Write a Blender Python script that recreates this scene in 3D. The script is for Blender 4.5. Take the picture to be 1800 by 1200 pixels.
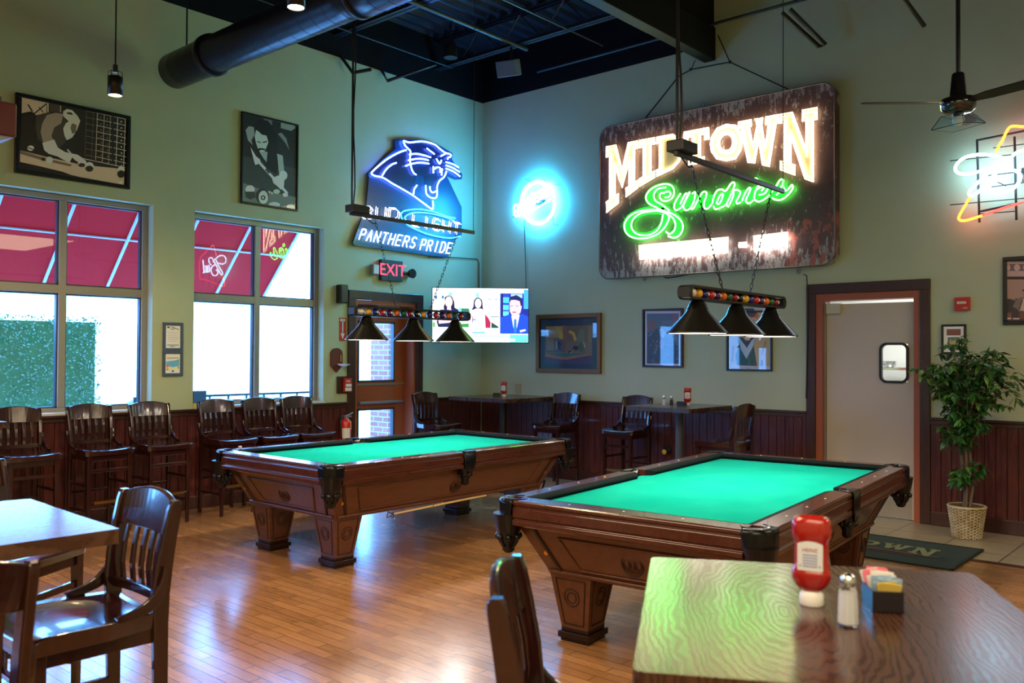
import bpy, bmesh, math, random
from mathutils import Vector, Matrix
from math import pi, sin, cos, radians
random.seed(7)
scene = bpy.context.scene
for o in list(bpy.data.objects): bpy.data.objects.remove(o)
COL = scene.collection
# ---------------------------------------------------------------- camera
CAM = Vector((8.361, -8.881, 1.60))
RM = Matrix(((0.7517677, 0.0056021, 0.6594042), (0.6594076, -0.0142476, -0.7516506), (0.0051841, 0.9998827, -0.0144049)))
cd = bpy.data.cameras.new('camera'); cam = bpy.data.objects.new('camera', cd); COL.objects.link(cam)
cam.matrix_world = Matrix.Translation(CAM) @ RM.to_4x4()
cd.sensor_width = 36; cd.lens = 30.6; cd.clip_start = .05
cd.dof.use_dof = True; cd.dof.focus_distance = 6.2; cd.dof.aperture_fstop = 4.0
scene.camera = cam
# ---------------------------------------------------------------- view and daylight
vs = scene.view_settings
vs.view_transform = 'Standard'; vs.look = 'None'; vs.gamma = 1; vs.use_curve_mapping = False; vs.exposure = 0.72
w = bpy.data.worlds.new('daylight'); scene.world = w; w.use_nodes = True
bg = w.node_tree.nodes['Background']; bg.inputs[0].default_value = (.125, .40, 1, 1); bg.inputs[1].default_value = 13
def light(name, typ, loc, power, col, rot=(0, 0, 0), **k):
    l = bpy.data.lights.new(name, typ); l.energy = power; l.color = col
    for a, b in k.items(): setattr(l, a, b)
    o = bpy.data.objects.new(name, l); COL.objects.link(o); o.location = loc; o.rotation_euler = rot
    return o
# added warm fill lights for the unseen room behind and beside the camera
WARM = (1, .78, .50)
light('dining_room_fill', 'AREA', (9.4, -9.8, 3.8), 170, WARM, (0, 0, 0), shape='RECTANGLE', size=4, size_y=4)
light('hall_fill', 'AREA', (9.7, -3.2, 3.7), 75, WARM, (0, 0, 0), shape='RECTANGLE', size=2.5, size_y=2.5)
light('middle_fill', 'AREA', (4.4, -8.9, 3.7), 75, WARM, (0, 0, 0), shape='RECTANGLE', size=2, size_y=2)
# ---------------------------------------------------------------- helpers
def ray(px, py): return RM @ Vector((px-900, 600-py, -1530))
def PX(px, py, x): r = ray(px, py); return CAM + r*((x-CAM.x)/r.x)       # point on a wall plane x = const
def PY(px, py, y): r = ray(px, py); return CAM + r*((y-CAM.y)/r.y)       # point on a wall plane y = const
def PN(px, py, p0, n): r = ray(px, py); return CAM + r*((p0-CAM).dot(n)/r.dot(n))
MATS = {}
def mat(name, col=(.5,.5,.5), rough=.5, metal=0, em=None, es=1, coat=0, spec=.5, trans=0, alpha=1, ior=1.45):
    if name in MATS: return MATS[name]
    m = bpy.data.materials.new(name); m.use_nodes = True; b = m.node_tree.nodes['Principled BSDF']; i = b.inputs
    i['Base Color'].default_value = (*col, 1); i['Roughness'].default_value = rough; i['Metallic'].default_value = metal
    i['Specular IOR Level'].default_value = spec; i['Coat Weight'].default_value = coat; i['Coat Roughness'].default_value = .06
    i['Transmission Weight'].default_value = trans; i['Alpha'].default_value = alpha; i['IOR'].default_value = ior
    if em: i['Emission Color'].default_value = (*em, 1); i['Emission Strength'].default_value = es
    MATS[name] = m; return m
def nn(m, t, **k):
    n = m.node_tree.nodes.new(t)
    for a, b in k.items(): setattr(n, a, b)
    return n
def lk(m, a, b): m.node_tree.links.new(a, b)
def ramp(m, fac, stops):
    r = nn(m, 'ShaderNodeValToRGB'); e = r.color_ramp.elements
    while len(e) < len(stops): e.new(.5)
    for k, (p, c) in enumerate(stops): e[k].position = p; e[k].color = (*c, 1)
    lk(m, fac, r.inputs[0]); return r.outputs[0]
def coords(m, scale=(1,1,1), rot=(0,0,0), loc=(0,0,0)):
    t = nn(m, 'ShaderNodeTexCoord'); p = nn(m, 'ShaderNodeMapping'); lk(m, t.outputs['Object'], p.inputs[0])
    p.inputs['Scale'].default_value = scale; p.inputs['Rotation'].default_value = rot; p.inputs['Location'].default_value = loc
    return p.outputs[0]
def noise(m, vec, scale=5, detail=4, rough=.55, dist=0):
    n = nn(m, 'ShaderNodeTexNoise'); lk(m, vec, n.inputs['Vector'])
    n.inputs['Scale'].default_value = scale; n.inputs['Detail'].default_value = detail; n.inputs['Roughness'].default_value = rough; n.inputs['Distortion'].default_value = dist
    return n.outputs[0]
def bump(m, h, strength=.2, dist=.01):
    b = nn(m, 'ShaderNodeBump'); b.inputs['Strength'].default_value = strength; b.inputs['Distance'].default_value = dist
    lk(m, h, b.inputs['Height']); lk(m, b.outputs[0], m.node_tree.nodes['Principled BSDF'].inputs['Normal'])
def bsdf(m): return m.node_tree.nodes['Principled BSDF']
def wood(name, dark, lite, stretch=(14, 14, 1.2), rough=.28, coat=.3, scale=3, bs=.05):
    if name in MATS: return MATS[name]
    m = mat(name, dark, rough, coat=coat)
    v = coords(m, stretch); n = noise(m, v, scale, 6, .6, .6)
    lk(m, ramp(m, n, [(.3, dark), (.7, lite)]), bsdf(m).inputs['Base Color'])
    bump(m, n, bs, .004)
    return m
class MB:
    def __init__(s): s.v = []; s.f = []; s.mi = []; s.sm = []; s.col = []; s.c = None
    def add(s, vs, fs, m=0, smooth=False):
        k = len(s.v); s.v += [tuple(v) for v in vs]
        for f in fs: s.f.append([i+k for i in f]); s.mi.append(m); s.sm.append(smooth); s.col.append(s.c)
        return s
    def box(s, c, d, rot=None, m=0, taper=None):
        # c centre, d full size; taper = (tx, ty) scale of the bottom face
        x, y, z = d[0]/2, d[1]/2, d[2]/2; tx, ty = taper or (1, 1)
        P = [Vector(p) for p in ((-x*tx,-y*ty,-z),(x*tx,-y*ty,-z),(x*tx,y*ty,-z),(-x*tx,y*ty,-z),(-x,-y,z),(x,-y,z),(x,y,z),(-x,y,z))]
        if rot is not None: P = [rot @ p for p in P]
        C = Vector(c)
        return s.add([p+C for p in P], [(0,3,2,1),(4,5,6,7),(0,1,5,4),(1,2,6,5),(2,3,7,6),(3,0,4,7)], m)
    def bb(s, x0, x1, y0, y1, z0, z1, m=0): return s.box(((x0+x1)/2,(y0+y1)/2,(z0+z1)/2), (x1-x0,y1-y0,z1-z0), m=m)
    def ring(s, rings, closed_u=True, cap=True, m=0, smooth=True, closed_v=False):
        n = len(rings[0]); vs = [v for r in rings for v in r]; fs = []
        R = len(rings)
        for i in range(R if closed_v else R-1):
            j2 = (i+1) % R
            for j in range(n if closed_u else n-1):
                k = (j+1) % n
                fs.append((i*n+j, i*n+k, j2*n+k, j2*n+j))
        s.add(vs, fs, m, smooth)
        if cap and not closed_v:
            s.add(rings[0], [tuple(range(n))[::-1]], m); s.add(rings[-1], [tuple(range(n))], m)
        return s
    def cyl(s, p0, p1, r0, r1=None, n=16, m=0, cap=True):
        return s.tube([p0, p1], [r0, r0 if r1 is None else r1], n, m, cap=cap)
    def tube(s, pts, r, n=8, m=0, closed=False, cap=True, smooth=True):
        pts = [Vector(p) for p in pts]; N = len(pts)
        if not isinstance(r, (list, tuple)): r = [r]*N
        rings = []; up = None
        for i, p in enumerate(pts):
            a = pts[(i-1) % N] if (i > 0 or closed) else p; b = pts[(i+1) % N] if (i < N-1 or closed) else p
            t = (b-a); t = t.normalized() if t.length > 1e-9 else Vector((0,0,1))
            if up is None: up = Vector((0,0,1)) if abs(t.z) < .9 else Vector((1,0,0))
            u = t.cross(up); u = u.normalized() if u.length > 1e-6 else t.orthogonal().normalized(); v = t.cross(u).normalized(); up = -v if True else v
            rings.append([p + u*cos(2*pi*k/n)*r[i] + v*sin(2*pi*k/n)*r[i] for k in range(n)])
        return s.ring(rings, True, cap, m, smooth, closed)
    def lathe(s, prof, n=24, c=(0,0,0), m=0, smooth=True, cap=True, axis='z', fn=None):
        rings = []
        for (r, z) in prof:
            ring = []
            for k in range(n):
                a = 2*pi*k/n; rr = r*(fn(a, z) if fn else 1)
                p = (rr*cos(a), rr*sin(a), z)
                if axis == 'y': p = (p[0], -p[2], p[1])
                if axis == 'x': p = (p[2], p[0], p[1])
                ring.append((p[0]+c[0], p[1]+c[1], p[2]+c[2]))
            rings.append(ring)
        return s.ring(rings, True, cap, m, smooth)
    def sphere(s, c, r, n=14, m=0, sq=(1,1,1)):
        k = max(6, n//2)
        rings = [[(c[0]+r*sq[0]*sin(pi*i/k)*cos(2*pi*j/n), c[1]+r*sq[1]*sin(pi*i/k)*sin(2*pi*j/n), c[2]-r*sq[2]*cos(pi*i/k)) for j in range(n)] for i in range(k+1)]
        rings[0] = [(c[0], c[1], c[2]-r*sq[2])]*n if False else rings[0]
        return s.ring(rings, True, False, m, True)
    def prism(s, poly, d, m=0, smooth=False):
        # poly: 3D points in a plane, extruded by vector d
        P = [Vector(p) for p in poly]; D = Vector(d); n = len(P)
        s.add(P, [tuple(range(n))], m); s.add([p+D for p in P], [tuple(range(n))[::-1]], m)
        s.add(P+[p+D for p in P], [(i, i+n, (i+1) % n+n, (i+1) % n) for i in range(n)], m, smooth)
        return s
    def poly(s, pts, m=0): return s.add(pts, [tuple(range(len(pts)))], m)
    def build(s, name, mats, parent=None, bevel=0, seg=2, solid=0, sub=0, loc=None, weld=False):
        me = bpy.data.meshes.new(name); me.from_pydata(s.v, [], s.f)
        if not isinstance(mats, (list, tuple)): mats = [mats]
        for m in mats: me.materials.append(m)
        me.polygons.foreach_set('material_index', s.mi); me.polygons.foreach_set('use_smooth', s.sm)
        if any(c is not None for c in s.col):
            at = me.color_attributes.new('Col', 'FLOAT_COLOR', 'CORNER')
            for p, c in zip(me.polygons, s.col):
                for li in p.loop_indices: at.data[li].color = (*(c or (1,1,1)), 1)
        me.validate(); 
        b = bmesh.new(); b.from_mesh(me)
        if weld: bmesh.ops.remove_doubles(b, verts=b.verts, dist=1e-5)
        if not any(c is not None for c in s.col): bmesh.ops.recalc_face_normals(b, faces=b.faces)
        b.to_mesh(me); b.free()
        o = bpy.data.objects.new(name, me); COL.objects.link(o)
        if parent: o.parent = parent
        if loc: o.location = loc
        if solid: d = o.modifiers.new('solid', 'SOLIDIFY'); d.thickness = solid; d.offset = 0
        if bevel: d = o.modifiers.new('bevel', 'BEVEL'); d.width = bevel; d.segments = seg; d.limit_method = 'ANGLE'; d.angle_limit = radians(35); d.harden_normals = False
        if sub: d = o.modifiers.new('sub', 'SUBSURF'); d.levels = sub; d.render_levels = sub
        return o
def tag(o, label=None, cat=None, group=None, kind=None):
    if label: o['label'] = label
    if cat: o['category'] = cat
    if group: o['group'] = group
    if kind: o['kind'] = kind
    return o
def thing(name, label, cat, loc=(0,0,0), rz=0, group=None):
    o = bpy.data.objects.new(name, None); o.empty_display_size = .1; COL.objects.link(o)
    o.location = loc; o.rotation_euler = (0, 0, rz)
    return tag(o, label, cat, group)
def struct(o): o['kind'] = 'structure'; return o
def dup(root, loc, rz, label, group=None):
    def cp(o, par):
        c = o.copy(); COL.objects.link(c)
        if par: c.parent = par
        for ch in KIDS.get(o.name, []): cp(ch, c)
        return c
    KIDS = {}
    for o in bpy.data.objects:
        if o.parent: KIDS.setdefault(o.parent.name, []).append(o)
    r = cp(root, None); r.location = loc; r.rotation_euler = (0, 0, rz); r['label'] = label
    if group: r['group'] = group
    return r
def smooth_path(pts, closed=False, k=4):
    P = [Vector(p) for p in pts]; n = len(P); out = []
    if n < 3: return P
    for i in range(n if closed else n-1):
        g = lambda j: P[j % n] if closed else P[max(0, min(n-1, j))]
        a, b, c, d = g(i-1), g(i), g(i+1), g(i+2)
        for t in [q/k for q in range(k)]:
            out.append(.5*((2*b)+(c-a)*t+(2*a-5*b+4*c-d)*t*t+(3*b-a-3*c+d)*t*t*t))
    if not closed: out.append(P[-1])
    return out
def Rz(a): return Matrix.Rotation(a, 3, 'Z')
def Rx(a): return Matrix.Rotation(a, 3, 'X')
def Ry(a): return Matrix.Rotation(a, 3, 'Y')
# ---------------------------------------------------------------- materials
def wall_mat():
    m = mat('sage_wall_paint', (.40,.42,.25), .5)
    n = noise(m, coords(m, (1,1,1)), 90, 3); bump(m, n, .12, .004)
    n2 = noise(m, coords(m), 1.3, 3)
    lk(m, ramp(m, n2, [(.3, (.42,.475,.31)), (.7, (.46,.515,.345))]), bsdf(m).inputs['Base Color']); return m
WALL = wall_mat()
BLACK = mat('black_ceiling_paint', (.005,.006,.009), .55, spec=.2)
DECK = mat('dark_metal_deck', (.012,.016,.030), .3, spec=.5)
CHAIRW = wood('mahogany_chair_wood', (.013,.0025,.0028), (.030,.0055,.005), (10,10,1.5), .2, .7)
TABLEW = wood('cherry_table_wood', (.055,.013,.006), (.10,.026,.012), (10,2,10), .25, .5)
RAILW = wood('red_mahogany_rail_wood', (.05,.012,.007), (.085,.022,.012), (10,2,10), .22, .6)
CABW = wood('brown_cabinet_wood', (.085,.026,.010), (.13,.042,.016), (8,2,8), .3, .3)
WAINS = wood('dark_red_wainscot_wood', (.035,.006,.006), (.11,.022,.017), (9,9,.9), .35, .25, 4, .15)
CASING = wood('dark_stained_casing_wood', (.028,.008,.005), (.06,.018,.009), (9,9,1), .4, .2, 4, .1)
FRAMEOR = mat('rust_brown_door_paint', (.32,.085,.035), .4)
BLK = mat('black_metal', (.012,.012,.013), .38)
BLKP = mat('black_plastic', (.014,.015,.017), .25)
LEATH = mat('black_pocket_leather', (.004,.004,.005), .22, spec=.4)
BRASS = mat('brass', (.75,.45,.12), .25, 1)
CHROME = mat('chrome', (.8,.8,.82), .12, 1)
WHITE = mat('white_plastic', (.75,.75,.73), .4)
GREYM = mat('grey_metal', (.3,.3,.3), .4, .6)
# ================================================================ THE ROOM
def floor_mat():
    m = mat('honey_oak_strip_floor', (.3,.13,.05), .3, coat=.5); m_=MATS['honey_oak_strip_floor']; bsdf(m_).inputs['Coat Roughness'].default_value = .17
    br = nn(m, 'ShaderNodeTexBrick'); v = coords(m)
    lk(m, v, br.inputs['Vector'])
    for a, b in (('Scale', 1), ('Mortar Size', .0022), ('Mortar Smooth', .2), ('Bias', 0), ('Brick Width', .46), ('Row Height', .075)): br.inputs[a].default_value = b
    br.offset = .37
    br.inputs['Color1'].default_value = (.48,.235,.095,1); br.inputs['Color2'].default_value = (.35,.16,.062,1); br.inputs['Mortar'].default_value = (.06,.03,.015,1)
    n = noise(m, coords(m, (2.5, 22, 1)), 3, 6, .6, .5)
    n2 = noise(m, coords(m, (1,1,1)), 1.1, 4)
    mx = nn(m, 'ShaderNodeMixRGB', blend_type='MULTIPLY'); mx.inputs[0].default_value = .55
    lk(m, br.outputs[0], mx.inputs[1]); lk(m, ramp(m, n, [(.25,(.45,.42,.4)), (.65,(1,1,1))]), mx.inputs[2])
    mx2 = nn(m, 'ShaderNodeMixRGB', blend_type='MULTIPLY'); mx2.inputs[0].default_value = .5
    lk(m, mx.outputs[0], mx2.inputs[1]); lk(m, ramp(m, n2, [(.35,(.6,.58,.56)), (.6,(1,1,1))]), mx2.inputs[2])
    lk(m, mx2.outputs[0], bsdf(m).inputs['Base Color'])
    lk(m, ramp(m, n2, [(.3,(.17,)*3), (.7,(.30,)*3)]), bsdf(m).inputs['Roughness'])
    b = nn(m, 'ShaderNodeMath', operation='MULTIPLY_ADD'); lk(m, br.outputs[1], b.inputs[0]); b.inputs[1].default_value = -1
    lk(m, n, b.inputs[2]); bump(m, b.outputs[0], .22, .003)
    return m
def tile_mat():
    m = mat('beige_stone_tile', (.4,.33,.24), .35)
    br = nn(m, 'ShaderNodeTexBrick'); lk(m, coords(m, (1,1,1), (0,0,pi/2), (.02,.27,0)), br.inputs['Vector'])
    for a, b in (('Scale', 1), ('Mortar Size', .006), ('Brick Width', .5), ('Row Height', .5)): br.inputs[a].default_value = b
    br.offset = 0
    br.inputs['Color1'].default_value = (.36,.30,.21,1); br.inputs['Color2'].default_value = (.31,.25,.17,1); br.inputs['Mortar'].default_value = (.10,.08,.06,1)
    n = noise(m, coords(m), 6, 6); mx = nn(m, 'ShaderNodeMixRGB', blend_type='MULTIPLY'); mx.inputs[0].default_value = .5
    lk(m, br.outputs[0], mx.inputs[1]); lk(m, ramp(m, n, [(.3,(.6,.57,.52)), (.7,(1,1,1))]), mx.inputs[2]); lk(m, mx.outputs[0], bsdf(m).inputs['Base Color'])
    return m
XR, YF, ZD = 12.2, -12.2, 5.78
fl = MB().bb(-.0, XR, YF, -1.33, -.1, 0).build('floor', floor_mat()); struct(fl)
MB().bb(0, XR, -1.33, .25, -.1, 0).build('floor', tile_mat()); struct(bpy.data.objects[-1]) if False else None
for o in bpy.data.objects:
    if o.name.startswith('floor'): struct(o)
struct(MB().bb(4.6, XR, -1.37, -1.30, 0, .006).build('trim_1', CASING))
# left wall with openings
LW = [(-10.3,-8.75,1.03,3.06), (-8.3,-6.8,1.03,3.06), (-6.37,-4.755,1.03,3.06), (-4.315,-2.69,1.03,3.06), (-2.245,-1.235,0,2.27)]
m = MB(); y = YF
for (a, b, z0, z1) in LW:
    m.bb(-.24, 0, y, a, 0, 5.12)
    if z0 > 0: m.bb(-.24, 0, a, b, 0, z0)
    m.bb(-.24, 0, a, b, z1, 5.12); y = b
m.bb(-.24, 0, y, .25, 0, 5.12)
m.bb(-.24, .006, YF, .0, 5.12, ZD, m=1)
struct(m.build('wall_left', [WALL, BLACK]))
m = MB()
m.bb(0, 4.79, 0, .24, 0, ZD); m.bb(5.81, XR, 0, .24, 0, ZD); m.bb(4.79, 5.81, 0, .24, 2.21, ZD)
m.bb(0, 3.3, -.006, 0, 5.12, ZD, m=1)
struct(m.build('wall_back', [WALL, BLACK]))
struct(MB().bb(XR, XR+.2, YF, .24, 0, ZD).build('wall_right', WALL))
struct(MB().bb(-.24, XR+.2, YF-.2, YF, 0, ZD).build('wall_front', WALL))
# ceiling: fluted metal deck, flutes run along Y
m = MB(); x = -.2; pr = []
while x < XR+.2:
    pr += [(x, ZD), (x+.03, ZD+.05), (x+.11, ZD+.05), (x+.14, ZD)]; x += .2
vs = [(a, YF-.2, b) for a, b in pr]+[(a, .24, b) for a, b in pr]; n = len(pr)
m.add(vs, [(i, i+1, i+1+n, i+n) for i in range(n-1)])
m.bb(-.3, XR+.3, YF-.3, .3, ZD+.07, ZD+.12)
struct(m.build('ceiling', DECK))
# open web joists across the room
def joist(y, lab, zb=5.36, x1=XR):
    m = MB(); zt = ZD-.02
    for dy in (-.03, .03):
        m.bb(.0, x1, y+dy-.022, y+dy+.022, zb, zb+.008); m.bb(.0, x1, y+dy-.004, y+dy+.004, zb, zb+.045)
        m.bb(.0, x1, y+dy-.022, y+dy+.022, zt-.008, zt); m.bb(0, x1, y+dy-.004, y+dy+.004, zt-.045, zt)
    x = .1; up = False
    while x < x1-.4:
        a, b = (zb+.02, zt-.02) if up else (zt-.02, zb+.02)
        m.cyl((x, y, a), (x+.34, y, b), .010, n=6); x += .34; up = not up
    return tag(m.build('ceiling_joist', DECK), lab, 'joist', 'dark steel joists under the ceiling deck')
for y, lab in ((-.9, 'dark open web steel joist nearest the back wall under the ceiling'), (-2.53, 'dark open web steel joist, second from the back wall'), (-4.15, 'dark open web steel joist above the middle of the pool tables'), (-5.8, 'dark open web steel joist above the pendant lamps')): joist(y, lab)
tag(MB().bb(3.48, 3.62, -5.5, -.01, 4.93, 5.3).bb(3.50, 3.60, -5.5, -.01, 5.3, ZD).build('ceiling_beam', mat('dark_beam', (.006,.007,.008), .6, spec=.2), bevel=.006), 'dark boxed beam running from the back wall along the ceiling', 'beam')
PIPE = mat('dull_pipe', (.03,.04,.045), .4, .3)
for (pts, r, lab) in (
    ([(.3,-.9,5.33), (.3,-2.5,5.33), (.3,-6,5.33)], .009, 'thin grey ceiling rod closest to the window wall'),
    ([(1.49,-.8,5.33), (1.49,-6,5.33)], .026, 'yellowish ceiling pipe between the joists left of the speaker'),
    ([(2.27,-.3,5.33), (2.27,-6,5.33)], .010, 'thin pale rod running under the ceiling joists, right of the yellowish pipe'),
    ([(1.1,-.13,5.30), (3.2,-.13,5.30), (7.2,-.13,5.30)], .018, 'long dark pipe running beside the back wall under the ceiling'),
    ([(2.9,-.3,5.34), (2.9,-6,5.34)], .012, 'dark rod running beside the boxed ceiling beam')):
    tag(MB().tube(pts, r, 8).build('ceiling_pipe', PIPE), lab, 'pipe', 'pipes and rods under the ceiling')
# braces hanging in front of the walls
def brace(pts, lab): tag(MB().tube(pts, .022, 6).build('ceiling_brace', BLK), lab, 'brace', 'black braces hanging from the ceiling')
brace([PY(1380,18,-.5)+Vector((.05,0,0)), PY(1446,80,-.25)+Vector((.03,0,0)), PY(1440,82,-.25), PY(1374,22,-.5)], 'black angled brace above the big wall sign')
brace([PY(1588,-4,-.5), PY(1625,46,-.25)], 'short black angled brace left of the fan rod')
brace([(.3,-1.2,5.3), PX(681,142,.12), PX(672,125,.02)], 'black bent bracket hanging by the window wall near the corner')
brace([PX(600,100,.02), PX(620,128,.12), (.35,-2.3,4.95)], 'black hook bracket near the lamp rod by the window wall')
# duct
DUCT = mat('black_spiral_duct_steel', (.014,.014,.02), .3, .5)
t = thing('ceiling_duct', 'large round black spiral air duct under the ceiling', 'duct', (0,-4.69,4.35))
prof = []
x = .27
while x < 12.1:
    r = .168 if x < 3.1 else .185
    prof += [(r, x), (r, x+.2)]; x += .22
m = MB().lathe([(.0, .27), (.15, .27)]+prof, 40, axis='x'); m.build('duct_tube', DUCT, t)
for k in range(26): MB().tube([(.45+k*.17,.168*cos(a) if k<16 else .185*cos(a),.168*sin(a) if k<16 else .185*sin(a)) for a in [2*pi*q/32 for q in range(32)]], .0022, 5, closed=True).build('seam', BLK, t)
for x in (.95, 3.08, 5.6): MB().lathe([(.17, x), (.192, x), (.192, x+.06), (.17, x+.06)], 40, axis='x').build('duct_collar', DUCT, t)
for x in (.5, 3.6, 7): MB().cyl((x, 0, .16), (x, 0, ZD-4.35), .008, n=8).build('hanger_rod', BLK, t)
# wainscot
def wains_run(axis, a, b, name, base=True):
    m = MB(); x = a; bw = .092
    while x < b-.005:
        e = min(b, x+bw)
        c = ((x+e)/2, 0); L = e-x-.006
        if axis == 'y':
            m.box(((x+e)/2, -.012, .50), (L, .024, 1.0))
            if L > .06: m.box(((x+e)/2, -.013, .50), (.010, .027, 1.0))
        else:
            m.box((.012, (x+e)/2, .50), (.024, L, 1.0))
            if L > .06: m.box((.013, (x+e)/2, .50), (.027, .010, 1.0))
        x = e
    if axis == 'y': m.bb(a, b, -.008, 0, 0, 1.0)
    else: m.bb(0, .008, a, b, 0, 1.0)
    struct(m.build(name[0], WAINS, bevel=.003, seg=1))
    m = MB()
    if axis == 'y': m.bb(a, b, -.05, 0, .995, 1.02); m.bb(a, b, -.034, 0, .955, .995)
    else: m.bb(0, .05, a, b, .995, 1.02); m.bb(0, .034, a, b, .955, .995)
    struct(m.build(name[1], CASING, bevel=.005))
    m = MB()
    if axis == 'y': m.bb(a, b, -.04, 0, 0, .13)
    else: m.bb(0, .04, a, b, 0, .13)
    struct(m.build(name[2], CASING, bevel=.006))
wains_run('x', YF, -2.345, ('trim_2', 'trim_3', 'baseboard_left'))
wains_run('x', -1.133, -.03, ('trim_4', 'trim_5', 'baseboard_left'))
wains_run('y', .03, 4.68, ('trim_6', 'trim_7', 'baseboard_back'))
wains_run('y', 5.89, XR, ('trim_8', 'trim_9', 'baseboard_back'))
# windows
ALU = mat('taupe_aluminium', (.30,.29,.26), .4, .3)
GLASS = bpy.data.materials.new('window_glass'); GLASS.use_nodes = True
nt = GLASS.node_tree; nt.nodes.clear()
o_ = nt.nodes.new('ShaderNodeOutputMaterial'); mx = nt.nodes.new('ShaderNodeMixShader'); tr = nt.nodes.new('ShaderNodeBsdfTransparent'); gl = nt.nodes.new('ShaderNodeBsdfGlossy'); fr = nt.nodes.new('ShaderNodeFresnel')
fr.inputs[0].default_value = 1.7; gl.inputs['Roughness'].default_value = .005; tr.inputs[0].default_value = (.93,.96,.97,1)
nt.links.new(fr.outputs[0], mx.inputs[0]); nt.links.new(tr.outputs[0], mx.inputs[1]); nt.links.new(gl.outputs[0], mx.inputs[2]); nt.links.new(mx.outputs[0], o_.inputs[0])
SILL = mat('painted_reveal', (.52,.54,.50), .4)
def window(i, a, b, z0, z1):
    wn = MB()
    x0, x1 = -.19, -.11; f = .055; zt = 2.18; ym = (a+b)/2
    for k_, (p, q, r, s) in enumerate(((a, a+f, z0, z1), (b-f, b, z0, z1), (a, b, z0, z0+.05), (a, b, z1-f, z1), (ym-.033, ym+.033, z0+.05, z1-f), (a, b, zt-.04, zt+.04))): wn.bb(x0+(.002 if k_ in (2,3,5) else 0), x1-(.003 if k_ in (2,3,5) else 0), p, q, r, s)
    fr_ = wn.build('window_%d' % i, ALU, bevel=.005); struct(fr_)
    for (p, q) in ((a+f, ym-.033), (ym+.033, b-f)):
        for (r, s) in ((z0+.05, zt-.04), (zt+.04, z1-f)):
            # slim inner bead and the pane
            bd = MB(); c = .012
            for (e, g, h, k) in ((p, p+c, r, s), (q-c, q, r, s), (p, q, r, r+c), (p, q, s-c, s)): bd.bb(x0+.01, x1-.02, e, g, h, k)
            bd.build('glazing_bead', mat('dark_bead', (.05,.055,.07), .4), fr_)
            MB().poly([(-.15, p, r), (-.15, q, r), (-.15, q, s), (-.15, p, s)]).build('glass_pane', GLASS, fr_)
    struct(MB().bb(-.235, .045, a-.0, b+.0, z0-.012, z0+.012).build('trim_%d' % (20+i), SILL, bevel=.004))
for i, k in enumerate(((2), (3), (1), (0))):
    a, b, z0, z1 = LW[k]; window(i+1, a, b, z0, z1)
# street door (in the left wall)
m = MB(); a, b = -2.345, -1.133
m.bb(0, .03, a, a+.11, 0, 2.36); m.bb(0, .03, b-.11, b, 0, 2.36); m.bb(0, .032, a, b, 2.25, 2.36)
struct(m.build('trim_10', CASING, bevel=.006))
m = MB()
for (p, q) in ((-2.235, -2.19), (-1.285, -1.24)): m.bb(-.24, .004, p, q, 0, 2.25)
m.bb(-.24, .003, -2.19, -1.285, 2.2, 2.25)
struct(m.build('trim_11', FRAMEOR, bevel=.003))
XD = -.16
q0 = PX(629, 565, XD); q1 = PX(693, 670, XD); q2 = PX(629, 719, XD)
gy0, gy1, gz1, gz0, hz1 = q0.y, q1.y, q0.z+.01, q1.z, q2.z
d = struct(MB().bb(XD-.045, XD, -2.19, gy0, 0.01, 2.2).bb(XD-.045, XD, gy1, -1.285, .01, 2.2).bb(XD-.045, XD, gy0, gy1, gz1, 2.2).bb(XD-.045, XD, gy0, gy1, hz1, gz0).bb(XD-.045, XD, gy0, gy1, .01, .25).build('door_1', FRAMEOR, bevel=.004))
for (r, s) in ((gz0, gz1), (.25, hz1)):
    bd = MB(); c = .022
    for (e, g, h, k) in ((gy0, gy0+c, r, s), (gy1-c, gy1, r, s), (gy0, gy1, r, r+c), (gy0, gy1, s-c, s)): bd.bb(XD-.05, XD+.008, e, g, h, k)
    bd.build('glass_stop', mat('dark_bead', (.05,.055,.07)), d)
    MB().poly([(XD-.02, gy0, r), (XD-.02, gy1, r), (XD-.02, gy1, s), (XD-.02, gy0, s)]).build('glass_pane', GLASS, d)
MB().bb(XD, XD+.012, -2.18, -1.30, 1.20, 1.225).build('rail_strip', GREYM, d)
m = MB().bb(XD, XD+.055, -2.05, -1.35, .97, 1.0); m.build('push_bar', GREYM, d, bevel=.008)
MB().bb(XD, XD+.06, -1.78, -1.42, 2.17, 2.23).build('door_closer', mat('cream_closer', (.45,.42,.33), .4), d, bevel=.006)
# kitchen door (in the back wall)
m = MB(); a, b = 4.678, 5.888
m.bb(a, a+.095, -.03, 0, 0, 2.34); m.bb(b-.095, b, -.03, 0, 0, 2.34); m.bb(a, b, -.032, 0, 2.235, 2.34)
struct(m.build('trim_12', CASING, bevel=.006))
m = MB(); m.bb(4.773, 4.845, -.012, .2, 0, 2.24); m.bb(5.735, 5.793, -.012, .2, 0, 2.24); m.bb(4.845, 5.735, -.011, .2, 2.165, 2.24)
struct(m.build('trim_13', FRAMEOR, bevel=.003))
STEEL = mat('cream_kitchen_door_paint', (.50,.44,.36), .38)
d = MB(); y0, y1 = .05, .09
wx0, wx1, wz0, wz1 = 5.41, 5.665, 1.345, 1.72
d.bb(4.865, wx0, y0, y1, .012, 2.13); d.bb(wx1, 5.725, y0, y1, .012, 2.13); d.bb(wx0, wx1, y0, y1, .012, wz0); d.bb(wx0, wx1, y0, y1, wz1, 2.13)
dk = struct(d.build('door_2', STEEL))
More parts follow.
